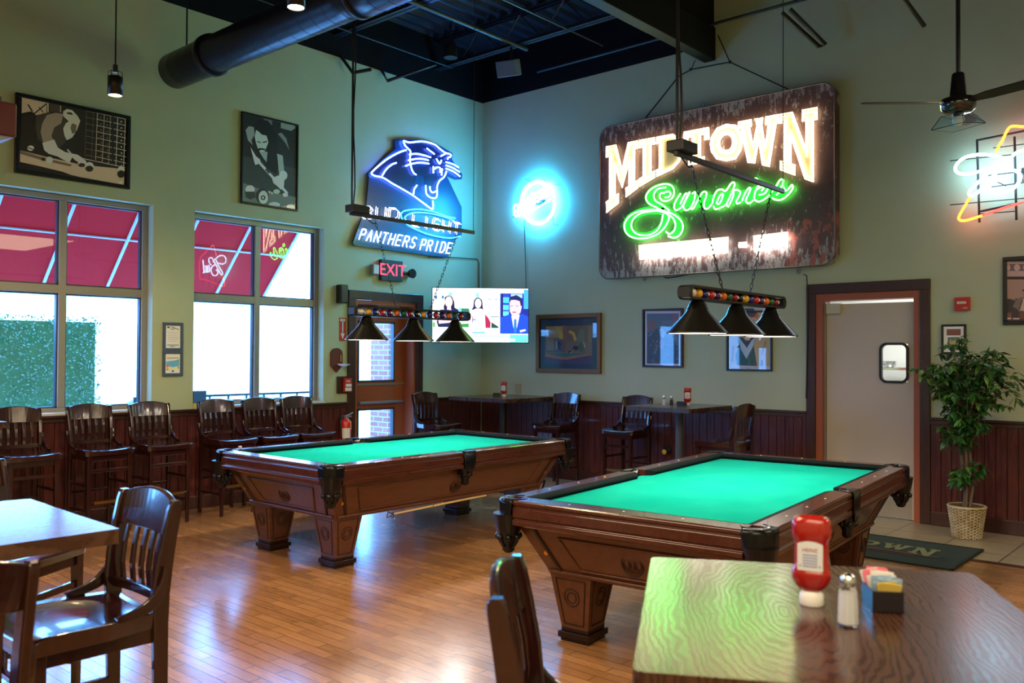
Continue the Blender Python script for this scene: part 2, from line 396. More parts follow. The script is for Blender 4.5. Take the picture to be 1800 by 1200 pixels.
def rrect(x0, x1, z0, z1, r, n=6):
    pts = []
    for cx, cz, a0 in ((x1-r, z1-r, 0), (x0+r, z1-r, 90), (x0+r, z0+r, 180), (x1-r, z0+r, 270)):
        for k in range(n+1): a = radians(a0+90*k/n); pts.append((cx+r*cos(a), cz+r*sin(a)))
    return pts
m = MB(); O = rrect(wx0-.012, wx1+.012, wz0-.012, wz1+.012, .07); I = rrect(wx0+.012, wx1-.012, wz0+.012, wz1-.012, .05)
m.ring([[(p[0], y0, p[1]) for p in O], [(p[0], y0-.02, p[1]) for p in O], [(p[0], y0-.02, p[1]) for p in I], [(p[0], y0+.02, p[1]) for p in I]], cap=False, smooth=False)
m.build('window_gasket', BLKP, dk)
O2 = [(wx0, wz1), (wx0, wz0), (wx1, wz0), (wx1, wz1)]
MB().poly([(p[0], y0+.02, p[1]) for p in I]).build('glass_pane', GLASS, dk)
MB().bb(4.88, 5.70, y0-.004, y0, .02, .34).build('kick_plate', mat('dull_steel_plate', (.42,.38,.32), .3, .5), dk)
MB().bb(4.845, 4.862, .03, .06, 0, 2.15).build('hinge_strip', GREYM, dk)
c = MB().bb(4.875, 5.02, .0, .05, 2.03, 2.135).build('magnet_box', mat('cream_box', (.5,.47,.36), .4), dk, bevel=.006)
MB().bb(4.79, 5.8, -.01, .22, -.005, .008).build('trim_14', GREYM); struct(bpy.data.objects['trim_14'])
# kitchen glimpsed behind the round cornered pane
KW = mat('pale_kitchen_wall', (.6,.62,.62), .5)
struct(MB().bb(3.9, 7, 1.9, 2.0, 0, 2.9).bb(3.9,4.0,.3,1.9,0,2.9).bb(6.9,7.0,.3,1.9,0,2.9).bb(3.9,7,.3,2,2.8,2.9).bb(3.9,7,.24,2,-.1,0).build('wall_kitchen', KW))
t = thing('kitchen_shelf', 'steel kitchen shelf with dishes seen through the kitchen door pane', 'shelf', (0,1.6,0))
MB().bb(4.6,6.4,-.2,.2,1.44,1.47).bb(4.6,6.4,-.2,.2,.9,.93).build('shelf_board', CHROME, t)
MB().bb(4.6,4.64,-.2,-.16,0,1.9).bb(6.36,6.4,-.2,-.16,0,1.9).build('shelf_post', CHROME, t)
for k in range(6): tag(MB().lathe([(.05,0),(.07,.02),(.075,.07)], 14, c=(4.75+.26*k,1.55,1.471)).build('kitchen_bowl', mat('steel_bowl', (.6,.6,.6), .2, 1)), 'steel bowl on the kitchen shelf behind the door pane', 'bowl', 'bowls on the kitchen shelf')
light('kitchen_light', 'AREA', (5.4, 1.0, 2.7), 30, (1, .93, .85), shape='RECTANGLE', size=.6, size_y=.6)
# ================================================================ OUTSIDE
struct(MB().bb(-40, -.245, -40, 30, -.12, -.02).build('ground', mat('bright_pavement', (.9,.9,.9), .7)))
AWN = mat('red_awning_canvas', (.66,.02,.03), .8); 
nt = AWN.node_tree; trn = nt.nodes.new('ShaderNodeBsdfTranslucent'); trn.inputs[0].default_value = (.50,.012,.02,1); ms = nt.nodes.new('ShaderNodeMixShader'); ms.inputs[0].default_value = .5
out = [n for n in nt.nodes if n.type == 'OUTPUT_MATERIAL'][0]
nt.links.new(bsdf(AWN).outputs[0], ms.inputs[1]); nt.links.new(trn.outputs[0], ms.inputs[2]); nt.links.new(ms.outputs[0], out.inputs[0])
t = thing('window_awning', 'red canvas awning sloping outside above the windows', 'awning', (-.26,0,0))
y0, y1 = -11.5, -2.65
MB().add([(0,y0,3.36),(0,y1,3.36),(-1.13,y1,2.23),(-1.13,y0,2.23)], [(0,1,2,3)]).build('canvas', AWN, t, solid=.004)
RIB = mat('pale_awning_tube', (.55,.66,.8), .4)
for k in range(14): 
    y = y1-.02-.655*k
    MB().cyl((.0,y,3.335), (-1.12,y,2.215), .017, n=8).build('rib', RIB, t)
MB().cyl((-.55,y0,2.79), (-.55,y1,2.79), .012, n=8).build('purlin', RIB, t)
MB().cyl((-1.12,y0,2.215), (-1.12,y1,2.215), .017, n=8).build('front_bar', RIB, t)
# leafy privacy hedge
HG = mat('hedge_leaves', (.05,.115,.035), .22)
m = MB().bb(-3.38, -3.12, -9.5, -3.97, 0, 1.98)
for k in range(15000):
    y = random.uniform(-9.6,-3.92); z = random.uniform(0,2.05); x = -3.08+random.uniform(-.05,.05)
    a = random.uniform(0,pi); s = random.uniform(.012,.026); nrm = Vector((1, random.uniform(-.8,.8), random.uniform(-.3,1))).normalized(); u = nrm.orthogonal().normalized(); u = Matrix.Rotation(a,3,nrm) @ u; v = nrm.cross(u)
    p = Vector((x,y,z)); m.add([p-u*s, p-v*s*.5, p+u*s, p+v*s*.5], [(0,1,2,3)])
tag(m.build('hedge', HG), 'tall clipped green hedge wall seen through the left window', 'hedge')
def railing(y0, y1, x, lab):
    t = thing('street_railing', lab, 'railing', (x,0,0), group=None)
    MB().bb(-.02,.02,y0,y1,1.0,1.03).build('top_rail', BLK, t); MB().bb(-.015,.015,y0,y1,.9,.92).build('lower_rail', BLK, t)
    y = y0
    while y <= y1: MB().bb(-.012,.012,y,y+.024,0,1.0).build('post', BLK, t); y += .28
railing(-3.75, -3.1, -2.5, 'black metal railing outside between hedge and the next window')
railing(-3.0, -.8, -2.5, 'black metal railing outside below the right window')
# parked car, body and glass coloured pale to look washed out by light
def car(loc, rz, lab, col):
    t = thing('parked_car', lab, 'car', loc, rz)
    prof = [(-2.1,.35),(-2.15,.7),(-1.9,.85),(-1.2,.95),(-.7,1.38),(.7,1.42),(1.3,1.0),(2.0,.85),(2.15,.55),(2.1,.35)]
    MB().prism([(x,-.8,z) for x,z in prof], (0,1.6,0)).build('body', col, t, bevel=.06, seg=3)
    MB().prism([(-1.05,-.815,.97),(-.65,-.815,1.3),(.65,-.815,1.33),(1.1,-.815,1.0)], (0,1.63,0)).build('window_band', mat('washed_out_car_glass', (.8,.82,.85), .3), t)
    for x in (-1.3,1.3):
        for y in (-.8,.62): MB().cyl((x,y,.33),(x,y+.18,.33),.33,n=24).build('wheel', BLK, t)
car((-9.5,.8,0), radians(80), 'car coloured pale as if washed out by light, parked beyond the right window', mat('washed_out_car_paint', (.95,.95,.95), .4))
# brick pillar by the street door
BRK = mat('red_brick', (.4,.1,.07), .8); br = nn(BRK, 'ShaderNodeTexBrick'); 
tc = nn(BRK, 'ShaderNodeTexCoord'); sp = nn(BRK, 'ShaderNodeSeparateXYZ'); cb = nn(BRK, 'ShaderNodeCombineXYZ'); lk(BRK, tc.outputs['Object'], sp.inputs[0]); ad = nn(BRK, 'ShaderNodeMath', operation='ADD'); lk(BRK, sp.outputs[0], ad.inputs[0]); lk(BRK, sp.outputs[1], ad.inputs[1]); lk(BRK, ad.outputs[0], cb.inputs[0]); lk(BRK, sp.outputs[2], cb.inputs[1]); lk(BRK, cb.outputs[0], br.inputs[0])
for a, b in (('Scale',1),('Mortar Size',.008),('Brick Width',.21),('Row Height',.075)): br.inputs[a].default_value = b
br.inputs['Color1'].default_value = (.42,.12,.08,1); br.inputs['Color2'].default_value = (.30,.07,.05,1); br.inputs['Mortar'].default_value = (.36,.30,.27,1); lk(BRK, br.outputs[0], bsdf(BRK).inputs['Base Color'])
tag(MB().bb(-1.7,-1.3,-.58,1.6,-.02,4).build('brick_pillar', BRK), 'red brick wall end outside the street door', 'brick pillar')
t = thing('patio_gate', 'dark patio gate outside, low behind the street door glass', 'gate', (-.9,0,0))
MB().bb(-.02,.02,-2.1,-2.05,0,1.0).bb(-.02,.02,-1.6,-1.55,0,1.0).bb(-.02,.02,-2.1,-1.55,.95,1.0).bb(-.02,.02,-2.1,-1.55,.5,.54).bb(-.02,.02,-1.85,-1.8,0,1.0).build('gate_frame', mat('dark_gate', (.06,.07,.11), .4), t)
# small trading card box standing on the right window's sill
t = thing('sill_box', 'small blue and yellow box standing on the right window sill', 'box', (-.04,-4.24,1.042))
MB().bb(-.05,.05,-.07,.07,.035,.16).build('box_body', mat('box_blue', (.04,.16,.5), .4), t); MB().bb(-.052,.052,-.072,.072,0,.035).build('box_band', mat('box_yellow', (.6,.55,.05), .4), t)
# ================================================================ BAR CHAIRS
def make_chair(label, loc, rz, group):
    # local: faces +x, back at -x
    t = thing('bar_chair', label, 'bar chair', loc, rz, group)
    W = .195
    # saddle seat as a shaped slab
    nx, ny = 16, 16; top = []; bot = []
    def outline(u, v):
        x = -.205+.43*u; hw = .185+.035*min(1, u*2.2); y = hw*(2*v-1)
        cx = max(0, u-.9)/.1; x -= .022*cx*abs(2*v-1)**6
        z = .733+.012*abs(2*v-1)**2+.005*u-.005*math.exp(-((u-.3)/.35)**2)*(1-(2*v-1)**2)
        if u > .85: z -= .014*((u-.85)/.15)**2
        return x, y, z
    m = MB(); g = [[outline(i/nx, j/ny) for j in range(ny+1)] for i in range(nx+1)]
    vs = [p for r in g for p in r]; k = len(vs); N = ny+1
    vs2 = [(x*.97, y*.97, .695) for x, y, z in vs]
    fs = [(i*N+j, (i+1)*N+j, (i+1)*N+j+1, i*N+j+1) for i in range(nx) for j in range(ny)]
    fb = [tuple(q+k for q in f[::-1]) for f in fs]
    bd = [i*N for i in range(nx+1)]+[nx*N+j for j in range(1, ny+1)]+[i*N+ny for i in range(nx-1, -1, -1)]+[j for j in range(ny-1, 0, -1)]
    side = [(bd[i], bd[(i+1) % len(bd)], bd[(i+1) % len(bd)]+k, bd[i]+k) for i in range(len(bd))]
    m.add(vs+vs2, fs+fb, smooth=True); m.add(vs+vs2, side)
    m.build('seat', CHAIRW, t, weld=True)
    MB().bb(-.18,.185,-.178,-.158,.645,.70).bb(-.18,.185,.158,.178,.645,.70).bb(.170,.190,-.17,.17,.645,.70).bb(-.19,-.17,-.16,.16,.645,.70).build('apron', CHAIRW, t, bevel=.003)
    for s in (-1, 1):
        MB().box((.183, s*.178, .35), (.040,.040,.70), taper=(.7,.7)).build('leg', CHAIRW, t, bevel=.004)
    # rear legs run on up as the back posts
    prof = [(-.205,0,.036),(-.195,.35,.042),(-.190,.70,.052),(-.190,.80,.060),(-.200,.90,.058),(-.216,1.0,.052),(-.230,1.075,.046),(-.234,1.095,.040),(-.232,1.105,.022)]
    def posts(s):
        m = MB(); R = []
        for x, z, d in smooth_path([(a, b, c) for a, b, c in prof], k=3):
            pass
        for a, z, d in prof:
            y = s*(.180 if z < .8 else .180+.010*(z-.8)/.3)
            R.append([(a-d/2, y-.014, z), (a+d/2, y-.014, z), (a+d/2, y+.014, z), (a-d/2, y+.014, z)])
        return m.ring(R, smooth=False)
    for s in (-1, 1): posts(s).build('back_post', CHAIRW, t, bevel=.006)
    # crest rail: bowed in plan, arched on top
    m = MB(); R = []; n = 14
    for i in range(n+1):
        v = -1+2*i/n; y = v*.184; bow = -.022*(1-v*v); x0 = -.216+bow; zt = 1.098+.030*(1-abs(v)**2.2)-.0; zb = .985+.0*v
        R.append([(x0-.006, y, zb), (x0+.016, y, zb), (x0-.010, y, zt), (x0-.030, y, zt)])
    m.ring(R, smooth=False); m.build('crest_rail', CHAIRW, t, bevel=.006)
    m = MB(); R = []
    for i in range(n+1):
        v = -1+2*i/n; y = v*.175; x0 = -.190-.020*(1-v*v); R.append([(x0-.010,y,.765),(x0+.010,y,.765),(x0+.008,y,.80),(x0-.012,y,.80)])
    m.ring(R, smooth=False).build('lower_back_rail', CHAIRW, t, bevel=.004)
    for k in range(5):
        v = (-2+k)/2*.66; y = v*.19; b1 = -.022*(1-v*v)
        P = [(-.193-.020*(1-v*v), .785), (-.186+b1, .86), (-.194+b1, .93), (-.210+b1, 1.0)]
        R = [[(x-.006, y-.013, z), (x+.006, y-.013, z), (x+.006, y+.013, z), (x-.006, y+.013, z)] for x, z in P]
        MB().ring(R, smooth=False).build('slat', CHAIRW, t, bevel=.003)
    for s in (-1, 1):   # curved bracket from post down to seat edge
        P = smooth_path([(-.20,s*.204,.885),(-.188,s*.205,.83),(-.150,s*.208,.783),(-.09,s*.209,.760),(-.04,s*.208,.752)], k=3)
        R = []
        for i, p in enumerate(P):
            h = .024*(1-abs(i/(len(P)-1)-.45)*.7)
            R.append([(p.x-h*.6, p.y-.009, p.z-h*.7), (p.x+h*.6, p.y-.009, p.z+h*.6), (p.x+h*.6, p.y+.009, p.z+h*.6), (p.x-h*.6, p.y+.009, p.z-h*.7)])
        MB().ring(R, smooth=False).build('seat_bracket', CHAIRW, t, bevel=.004)
    st = []
    MB().bb(.172,.192,-.165,.165,.545,.575).build('stretcher', CHAIRW, t, bevel=.003)
    fr = MB().bb(.165,.195,-.165,.165,.262,.292).build('foot_rail', CHAIRW, t, bevel=.003)
    MB().bb(.166,.1985,-.135,.135,.2915,.2975).bb(.1945,.1985,-.135,.135,.272,.2975).build('brass_strip', BRASS, fr)
    for s in (-1, 1):
        MB().bb(-.18,.17,s*.176-.010,s*.176+.010,.42,.445).build('stretcher', CHAIRW, t, bevel=.003)
        MB().bb(-.18,.17,s*.176-.010,s*.176+.010,.20,.225).build('stretcher', CHAIRW, t, bevel=.003)
    MB().bb(-.205,-.185,-.165,.165,.33,.355).build('stretcher', CHAIRW, t, bevel=.003)
    return t
G1 = 'dark wooden bar chairs lined up under the windows'
ch0 = make_chair('dark slat back bar chair under the left window, leftmost of the row', (.44,-6.06,0), 0, G1)
for y, rz, lab in ((-5.44, .02, 'dark slat back bar chair with brass foot strip, second from left under windows'), (-4.88, 0, 'dark slat back bar chair against the wall below the two small blue framed notices'),
    (-4.175, .03, 'dark slat back bar chair under the right window, brass strip beside the pool table'), (-3.68, 0, 'dark slat back bar chair below the middle of the right window'), (-3.21, 0, 'dark slat back bar chair nearest the fire extinguisher')):
    dup(ch0, (.44, y, 0), rz, lab)
G2 = 'dark wooden bar chairs at the back tables'
dup(ch0, (.62,-1.44,0), 0, 'dark bar chair beside the street door, turned to the corner table', G2)
dup(ch0, (1.70,-.47,0), -pi/2, 'dark bar chair against the back wall below the gold framed picture', G2)
dup(ch0, (2.74,-.47,0), -pi/2, 'dark bar chair against the back wall left of the pub table with the grey post', G2)
dup(ch0, (4.20,-.93,0), pi, 'dark bar chair left of the kitchen door, seen from behind its slats', G2)
G3 = 'dark wooden bar chairs in the foreground'
dup(ch0, (5.40,-7.66,0), -pi/2-.02, 'large glossy bar chair at the left foreground table, back toward the pool table', G3)
dup(ch0, (5.90,-8.26,0), pi, 'dark bar chair cut by the bottom left corner of the picture', G3)
dup(ch0, (4.235,-7.46,0), radians(30), 'dark bar chair mostly hidden behind the left foreground table, one rounded post showing', G3)
dup(ch0, (7.25,-7.275,0), radians(35), 'dark glossy bar chair in the middle foreground pushed to the right table', G3)
# ================================================================ PUB TABLES
def top_mat(name, dark, lite, rings=True):
    if name in MATS: return MATS[name]
    m = mat(name, dark, .3, coat=.4); bsdf(m).inputs['Coat Roughness'].default_value = .16
    wv = nn(m, 'ShaderNodeTexWave', wave_type='RINGS', rings_direction='Z'); v = coords(m, (2.6,.8,1), (0,0,.35), (.25,.1,0)); lk(m, v, wv.inputs['Vector'])
    wv.inputs['Scale'].default_value = 9; wv.inputs['Distortion'].default_value = 14; wv.inputs['Detail'].default_value = 3; wv.inputs['Detail Scale'].default_value = .8
    lk(m, ramp(m, wv.outputs[1], [(.25, dark), (.75, lite)]), bsdf(m).inputs['Base Color'])
    rr = nn(m, 'ShaderNodeMath', operation='MULTIPLY_ADD'); lk(m, wv.outputs[1], rr.inputs[0]); rr.inputs[1].default_value = .12; rr.inputs[2].default_value = .24; lk(m, rr.outputs[0], bsdf(m).inputs['Roughness'])
    bump(m, wv.outputs[1], .04, .0012); return m
TOPA = top_mat('cherry_table_top', (.034,.011,.007), (.066,.024,.014))
TOPB = top_mat('worn_pine_table_top', (.06,.024,.013), (.09,.038,.02)); bsdf(TOPB).inputs['Coat Weight'].default_value = 1
def pub_table(label, loc, rz, sx, sy, topm, h=1.06, th=.045, legc=None, group=None, live=False):
    t = thing('pub_table', label, 'table', loc, rz, group)
    if live:
        m = MB(); random.seed(3); pts = []
        for k in range(41):
            v = k/40; pts.append((-sx/2+random.uniform(-.006,.006)-.010*sin(v*17), -sy/2+sy*v))
        pts += [(-sx/2+sx*k/10, sy/2+random.uniform(-.004,.004)) for k in range(1,11)]+[(sx/2, -sy/2)]
        m.prism([(x,y,h-th) for x,y in pts][::-1], (0,0,th)); m.build('table_top', topm, t, bevel=.006)
    else:
        O = rrect(-sx/2,sx/2,-sy/2,sy/2,.02,3)
        MB().prism([(x,y,h-th) for x,y in O], (0,0,th)).build('table_top', topm, t, bevel=.008)
    pm = legc or BLK
    MB().cyl((0,0,.05),(0,0,h-th-.01),.042,n=24).build('column', pm, t)
    MB().bb(-sx*.36,sx*.36,-.03,.03,h-th-.022,h-th).bb(-.03,.03,-sy*.36,sy*.36,h-th-.022,h-th).build('top_bracket', BLK, t)
    MB().lathe([(.05,.09),(.055,.05),(.12,.035),(.27,.022),(.285,.012),(.285,0)][::-1], 32).build('base', BLK, t)
    return t
pub_table('dark pub table with black post in the corner under the television', (.97,-.62,0), 0, .98, 1.0, TOPA, group=None)
pub_table('dark pub table on a grey post under the two portrait pictures', (3.58,-.72,0), 0, .78, .90, TOPA, legc=mat('grey_post_paint', (.06,.07,.09), .3), group=None)
c = Vector((7.102,-6.876,0)); u = Vector((cos(radians(30)), sin(radians(30)), 0)); v = Vector((u.y, -u.x, 0))
TC = c+u*.395+v*.43
pub_table('large glossy cherry wood table in the right foreground', TC, radians(30), .79, .86, TOPA, group=None)
pub_table('light worn wooden table with rough edge in the left foreground', (5.285,-8.20,0), radians(-2), .79, 1.10, TOPB, legc=wood('dark_post_wood', (.02,.006,.004), (.04,.012,.008)), live=True)
pub_table('table at the far left picture edge in front of the first window chair', (.68,-6.93,0), 0, .74, 1.05, TOPA)
# ================================================================ POOL TABLES
def cloth_mat():
    m = mat('teal_green_cloth', (.0,.40,.27), .9, spec=.1)
    n = noise(m, coords(m), 3, 5); n2 = noise(m, coords(m), 400, 2)
    lk(m, ramp(m, n, [(.3,(.004,.29,.205)), (.7,(.010,.335,.24))]), bsdf(m).inputs['Base Color']); bump(m, n2, .1, .001)
    bsdf(m).inputs['Specular IOR Level'].default_value = 0; return m
CLOTH = cloth_mat(); CUSH = mat('dark_cushion_cloth', (.004,.007,.007), .9, spec=.1)
W2, L2 = .7775, 1.41
def pool_table(label, loc, rz):
    t = thing('pool_table', label, 'pool table', loc, rz, 'billiard tables')
    MB().bb(-W2+.10,W2-.10,-L2+.10,L2-.10,.70,.762).build('playing_cloth', CLOTH, t)
    # rail sections: profile swept along the side
    prof = [(.12,.66),(.012,.66),(.002,.668),(.002,.690),(.012,.696),(.012,.700),(.004,.712),(.004,.758),(.012,.764),(.010,.770),(.002,.780),(.002,.792),(.010,.800),(.118,.802),(.12,.76)]
    cush = [(.118,.765),(.118,.801),(.150,.797),(.166,.790),(.168,.782),(.150,.762)]
    def rail(kind, s, a, b):
        # kind 'x': end rail on y = s*L2 from x=a..b ; kind 'y': side rail
        def P(d, w, z): return (w, s*(L2-d), z) if kind == 'x' else (s*(W2-d), w, z)
        r = MB().ring([[P(d, a, z) for d, z in prof], [P(d, b, z) for d, z in prof]], smooth=False).build('rail', RAILW, t, bevel=.0015, seg=1)
        e = .05
        MB().ring([[P(d, a+(e*(d-.118)/.05), z) for d, z in cush], [P(d, b-(e*(d-.118)/.05), z) for d, z in cush]], smooth=False).build('cushion', CUSH, r)
        n = 3
        m = MB()
        for k in range(n):
            w = a+(b-a)*(k+1)/(n+1); p = P(.065, w, .8025)
            m.lathe([(0,0),(.007,0),(.006,.001),(0,.0012)], 10, c=p)
        m.build('sight_inlay', mat('pearl_inlay', (.75,.7,.55), .3), r)
    cr = .12
    for s in (-1, 1):
        rail('x', s, -W2+cr, W2-cr)
        rail('y', s, -L2+cr, -.065); rail('y', s, .065, L2-cr)
    # corner pocket castings
    def corner(sx, sy):
        p = MB(); n = 18; R = .085
        def bp(a, off):   # outer boundary of a rounded corner, a in [0,1]
            l = cr+.004; q = R
            seg = [l-q, q*pi/2, l-q]; tot = sum(seg); d = a*tot
            if d < seg[0]: x, y, nx, ny = -l+d, 0, 0, 1
            elif d < seg[0]+seg[1]:
                an = (d-seg[0])/q; x, y, nx, ny = -q+q*sin(an), -q+q*cos(an), sin(an), cos(an)
            else: x, y, nx, ny = 0, -q-(d-seg[0]-seg[1]), 1, 0
            return (sx*(W2+x+nx*off), sy*(L2+y+ny*off))
        rings = []
        for z, wd, off in ((.803,1,-.016),(.804,1,-.004),(.798,1,.006),(.78,1,.008),(.72,.92,.008),(.68,.72,.008),(.655,.50,.006),(.63,.36,.0),(.61,.30,-.01)):
            rings.append([(*bp(.5+(k/n-.5)*wd, off), z) for k in range(n+1)])
        p.ring(rings, closed_u=False, cap=False)
        # top plate out to the pocket mouth
        cx, cy, pr = W2-.105, L2-.105, .062
        inner = []
        for k in range(n+1):
            an = radians(115-140*k/n+ (0)); an = radians(135-(-0)) if False else radians(160-230*k/n)
            inner.append((sx*(cx+pr*cos(an)), sy*(cy+pr*sin(an)), .803))
        outer = [(*bp(k/n, -.010), .8035) for k in range(n+1)]
        p.ring([inner, outer], closed_u=False, cap=False)
        p.ring([[(a, b, c-.12) for a, b, c in inner], inner], closed_u=False, cap=False)
        cp = p.build('corner_pocket', LEATH, t, solid=.004)
        # leather drop and fringe
        f = MB(); bx, by = sx*(W2-.055), sy*(L2-.055)
        f.lathe([(.02,.50),(.035,.515),(.030,.545),(.045,.56),(.060,.60),(.075,.66),(.085,.72)], 16, c=(bx, by, 0))
        for k in range(7):
            an = 2*pi*k/7; f.sphere((bx+.058*cos(an), by+.058*sin(an), .59), .020, 8)
            f.tube([(bx+.055*cos(an), by+.055*sin(an), .60), (bx+.045*cos(an), by+.045*sin(an), .56), (bx+.02*cos(an), by+.02*sin(an), .52)], .011, 6)
        f.build('pocket_net', LEATH, t)
    for sx in (-1, 1):
        for sy in (-1, 1): corner(sx, sy)
        # side pocket
        p = MB(); n = 10
        def row(z, hw, off): return [(sx*(W2+off*(1-(2*k/n-1)**2*.3)), hw*(2*k/n-1), z) for k in range(n+1)]
        p.ring([row(.803,.068,-.06), row(.804,.068,-.005), row(.797,.068,.008), row(.70,.064,.010), row(.66,.050,.008), row(.62,.030,-.004)], closed_u=False, cap=False)
        inn = [(sx*(W2-.075-.035*sin(pi*k/n)*-1), .058*(2*k/n-1), .803) for k in range(n+1)]
        p.ring([row(.803,.068,-.03), inn, [(a,b,c-.1) for a,b,c in inn]], closed_u=False, cap=False)
        p.build('side_pocket', LEATH, t, solid=.004)
        f = MB(); f.lathe([(.02,.52),(.033,.535),(.03,.56),(.05,.60),(.055,.66)], 14, c=(sx*(W2-.05), 0, 0))
        for k in range(6): an = 2*pi*k/6; f.sphere((sx*(W2-.05)+.045*cos(an), .045*sin(an), .605), .018, 8)
        f.build('pocket_net', LEATH, t)
    # cabinet: sloping sides
    zt, zb = .66, .385; it, ib = .085, .215
    xt, yt, xb, yb = W2-it, L2-it, W2-ib, L2-ib
    MB().add([(-xb,-yb,zb),(xb,-yb,zb),(xb,yb,zb),(-xb,yb,zb),(-xt,-yt,zt),(xt,-yt,zt),(xt,yt,zt),(-xt,yt,zt)], [(3,2,1,0),(4,5,6,7),(0,1,5,4),(1,2,6,5),(2,3,7,6),(3,0,4,7)]).build('cabinet', CABW, t, bevel=.003)
    def face(side, s):
        # returns f(w, v, off): w along the side, v 0..1 up, off outwards
        def f(w, v, off):
            if side == 'x': y = -(yb+(yt-yb)*v)*-s; return Vector((w, s*(yb+(yt-yb)*v)+s*off, zb+(zt-zb)*v-off*.3))
            return Vector((s*(xb+(xt-xb)*v)+s*off, w, zb+(zt-zb)*v-off*.3))
        return f
    BRR = mat('brass_button', (.8,.42,.08), .3, 1)
    for side, half, hb in (('x', xt, xb), ('y', yt, yb)):
        for s in (-1, 1):
            f = face(side, s)
            m = MB()
            # raised moulding frame and bottom bead
            w0 = hb-.22; w1 = hb-.13
            fr = [(-w0,.14),(w0,.14),(w1,.80),(-w1,.80)]
            for k in range(4):
                a, b = fr[k], fr[(k+1) % 4]; pa, pb = f(a[0],a[1],.004), f(b[0],b[1],.004)
                m.tube([pa, pb], .006, 6)
            m.tube([f(-hb+.015,.035,.006), f(hb-.015,.035,.006)], .011, 8); m.tube([f(-hb+.015,.0,.006), f(hb-.015,.0,.006)], .008, 8)
            m.build('panel_moulding', CABW, t)
            m = MB(); c0 = f(0,.45,.002); nrm = (f(0,.45,1)-f(0,.45,0)).normalized(); uu = (f(1,.45,0)-f(0,.45,0)).normalized(); vv = nrm.cross(uu)
            P = lambda r, a: c0+uu*r*cos(a)+vv*r*sin(a)
            m.tube([P(.062, 2*pi*k/24) for k in range(24)], .005, 6, closed=True)
            for q in range(3):
                m.tube([c0+uu*(.03*(q-1))+uu*.022*cos(2*pi*k/12)+vv*.030*sin(2*pi*k/12) for k in range(12)], .0035, 5, closed=True)
            m.build('carved_emblem', mat('carved_wood_dark', (.03,.008,.004), .35), t)
            for q in (-1, 1):
                m = MB().tube([f(q*(hb-.095),0,.002), f(q*(half-.10),1,.002)], .012, 6); m.build('corner_moulding', mat('dark_bead_wood', (.02,.006,.004), .3), t)
                p = f(q*(hb-.02),.42,.001); m = MB(); m.tube([p-nrm*.002, p+nrm*.006], .013, 12); m.build('brass_button', BRR, t)
    # legs
    for sx in (-1, 1):
        for sy in (-1, 1):
            cx, cy = sx*(W2-.355), sy*(L2-.345)
            a, b = .135, .082; z0, z1 = .05, .39
            g = MB().box((cx,cy,(z0+z1)/2), (2*a,2*a,z1-z0), taper=(b/a,b/a)).build('leg', CABW, t, bevel=.004)
            m = MB()
            for (dx, dy) in ((1,0),(-1,0),(0,1),(0,-1)):
                def q(w, v, off):
                    h = b+(a-b)*v; n_ = Vector((dx,dy,0)); tt = Vector((-dy,dx,0)); return Vector((cx,cy,z0+(z1-z0)*v))+n_*(h+off)+tt*w*h
                fr = [(-.68,.15),(.68,.15),(.74,.9),(-.74,.9)]
                for k in range(4): m.tube([q(*fr[k],.002), q(*fr[(k+1)%4],.002)], .0035, 5)
                for r_ in (.05,.03): m.tube([q(r_/.12*cos(2*pi*k/14), .6+r_/.34*sin(2*pi*k/14), .002) for k in range(14)], .003, 5, closed=True)
            m.build('leg_panel', mat('dark_bead_wood', (.02,.006,.004), .3), g)
            MB().box((cx,cy,.0675), (.175,.175,.025)).box((cx,cy,.0375), (.205,.205,.035)).box((cx,cy,.01), (.18,.18,.02)).build('foot', mat('dark_foot_wood', (.018,.006,.004), .3), g, bevel=.005)
    return t
pt0 = pool_table('green felt pool table near the windows, its near side facing the floor', (2.60,-3.72,0), 0)
pt1 = dup(pt0, (5.725,-3.73,0), .095, 'green felt pool table on the right, in front of the kitchen door'); pt1.scale = (.99, 1.07, 1)
# bridge stick clipped under the left table
t = thing('bridge_stick', 'pale bridge stick clipped under the side of the left pool table', 'cue', (3.15,-3.9,.40))
MB().cyl((-.005,-.45,-.06),(0,.62,-.035),.0075,.011,n=10).build('shaft', mat('pale_maple', (.75,.5,.2), .3), t)
m = MB()
for s in (-1,1): m.tube([(0,-.45,-.06),(s*.03,-.47,-.04),(s*.045,-.47,-.09)], .005, 6)
m.tube([(-.045,-.47,-.09),(0,-.47,-.07),(.045,-.47,-.09)], .005, 6); m.build('bridge_head', CHROME, t)
for y in (-.02,.08): MB().tube([(0,y,0),(.0,y,-.03),(.015,y,-.055),(0,y,-.075),(-.015,y,-.05)], .003, 6).build('clip', BRASS, t)
t = thing('ball_rack', 'black triangle rack hanging under the far end of the left pool table', 'rack', (3.14,-2.75,.30))
MB().tube([(0,-.33,.06),(0,.30,.10),(0,.22,-.09)], .012, 8, closed=True).build('rack_frame', BLKP, t)
MB().tube([(0,-.15,.10),(0,-.05,-.01),(0,.05,.10),(0,.12,-.02),(0,.2,.10)], .008, 8).build('rack_holder', BLK, t)
t = thing('cue_chalk', 'small cube of chalk on the left pool table rail', 'chalk', (1.90,-4.93,.804))
MB().bb(-.012,.012,-.012,.012,0,.023).build('chalk_cube', mat('chalk_wrap', (.45,.30,.25), .6), t, bevel=.002)
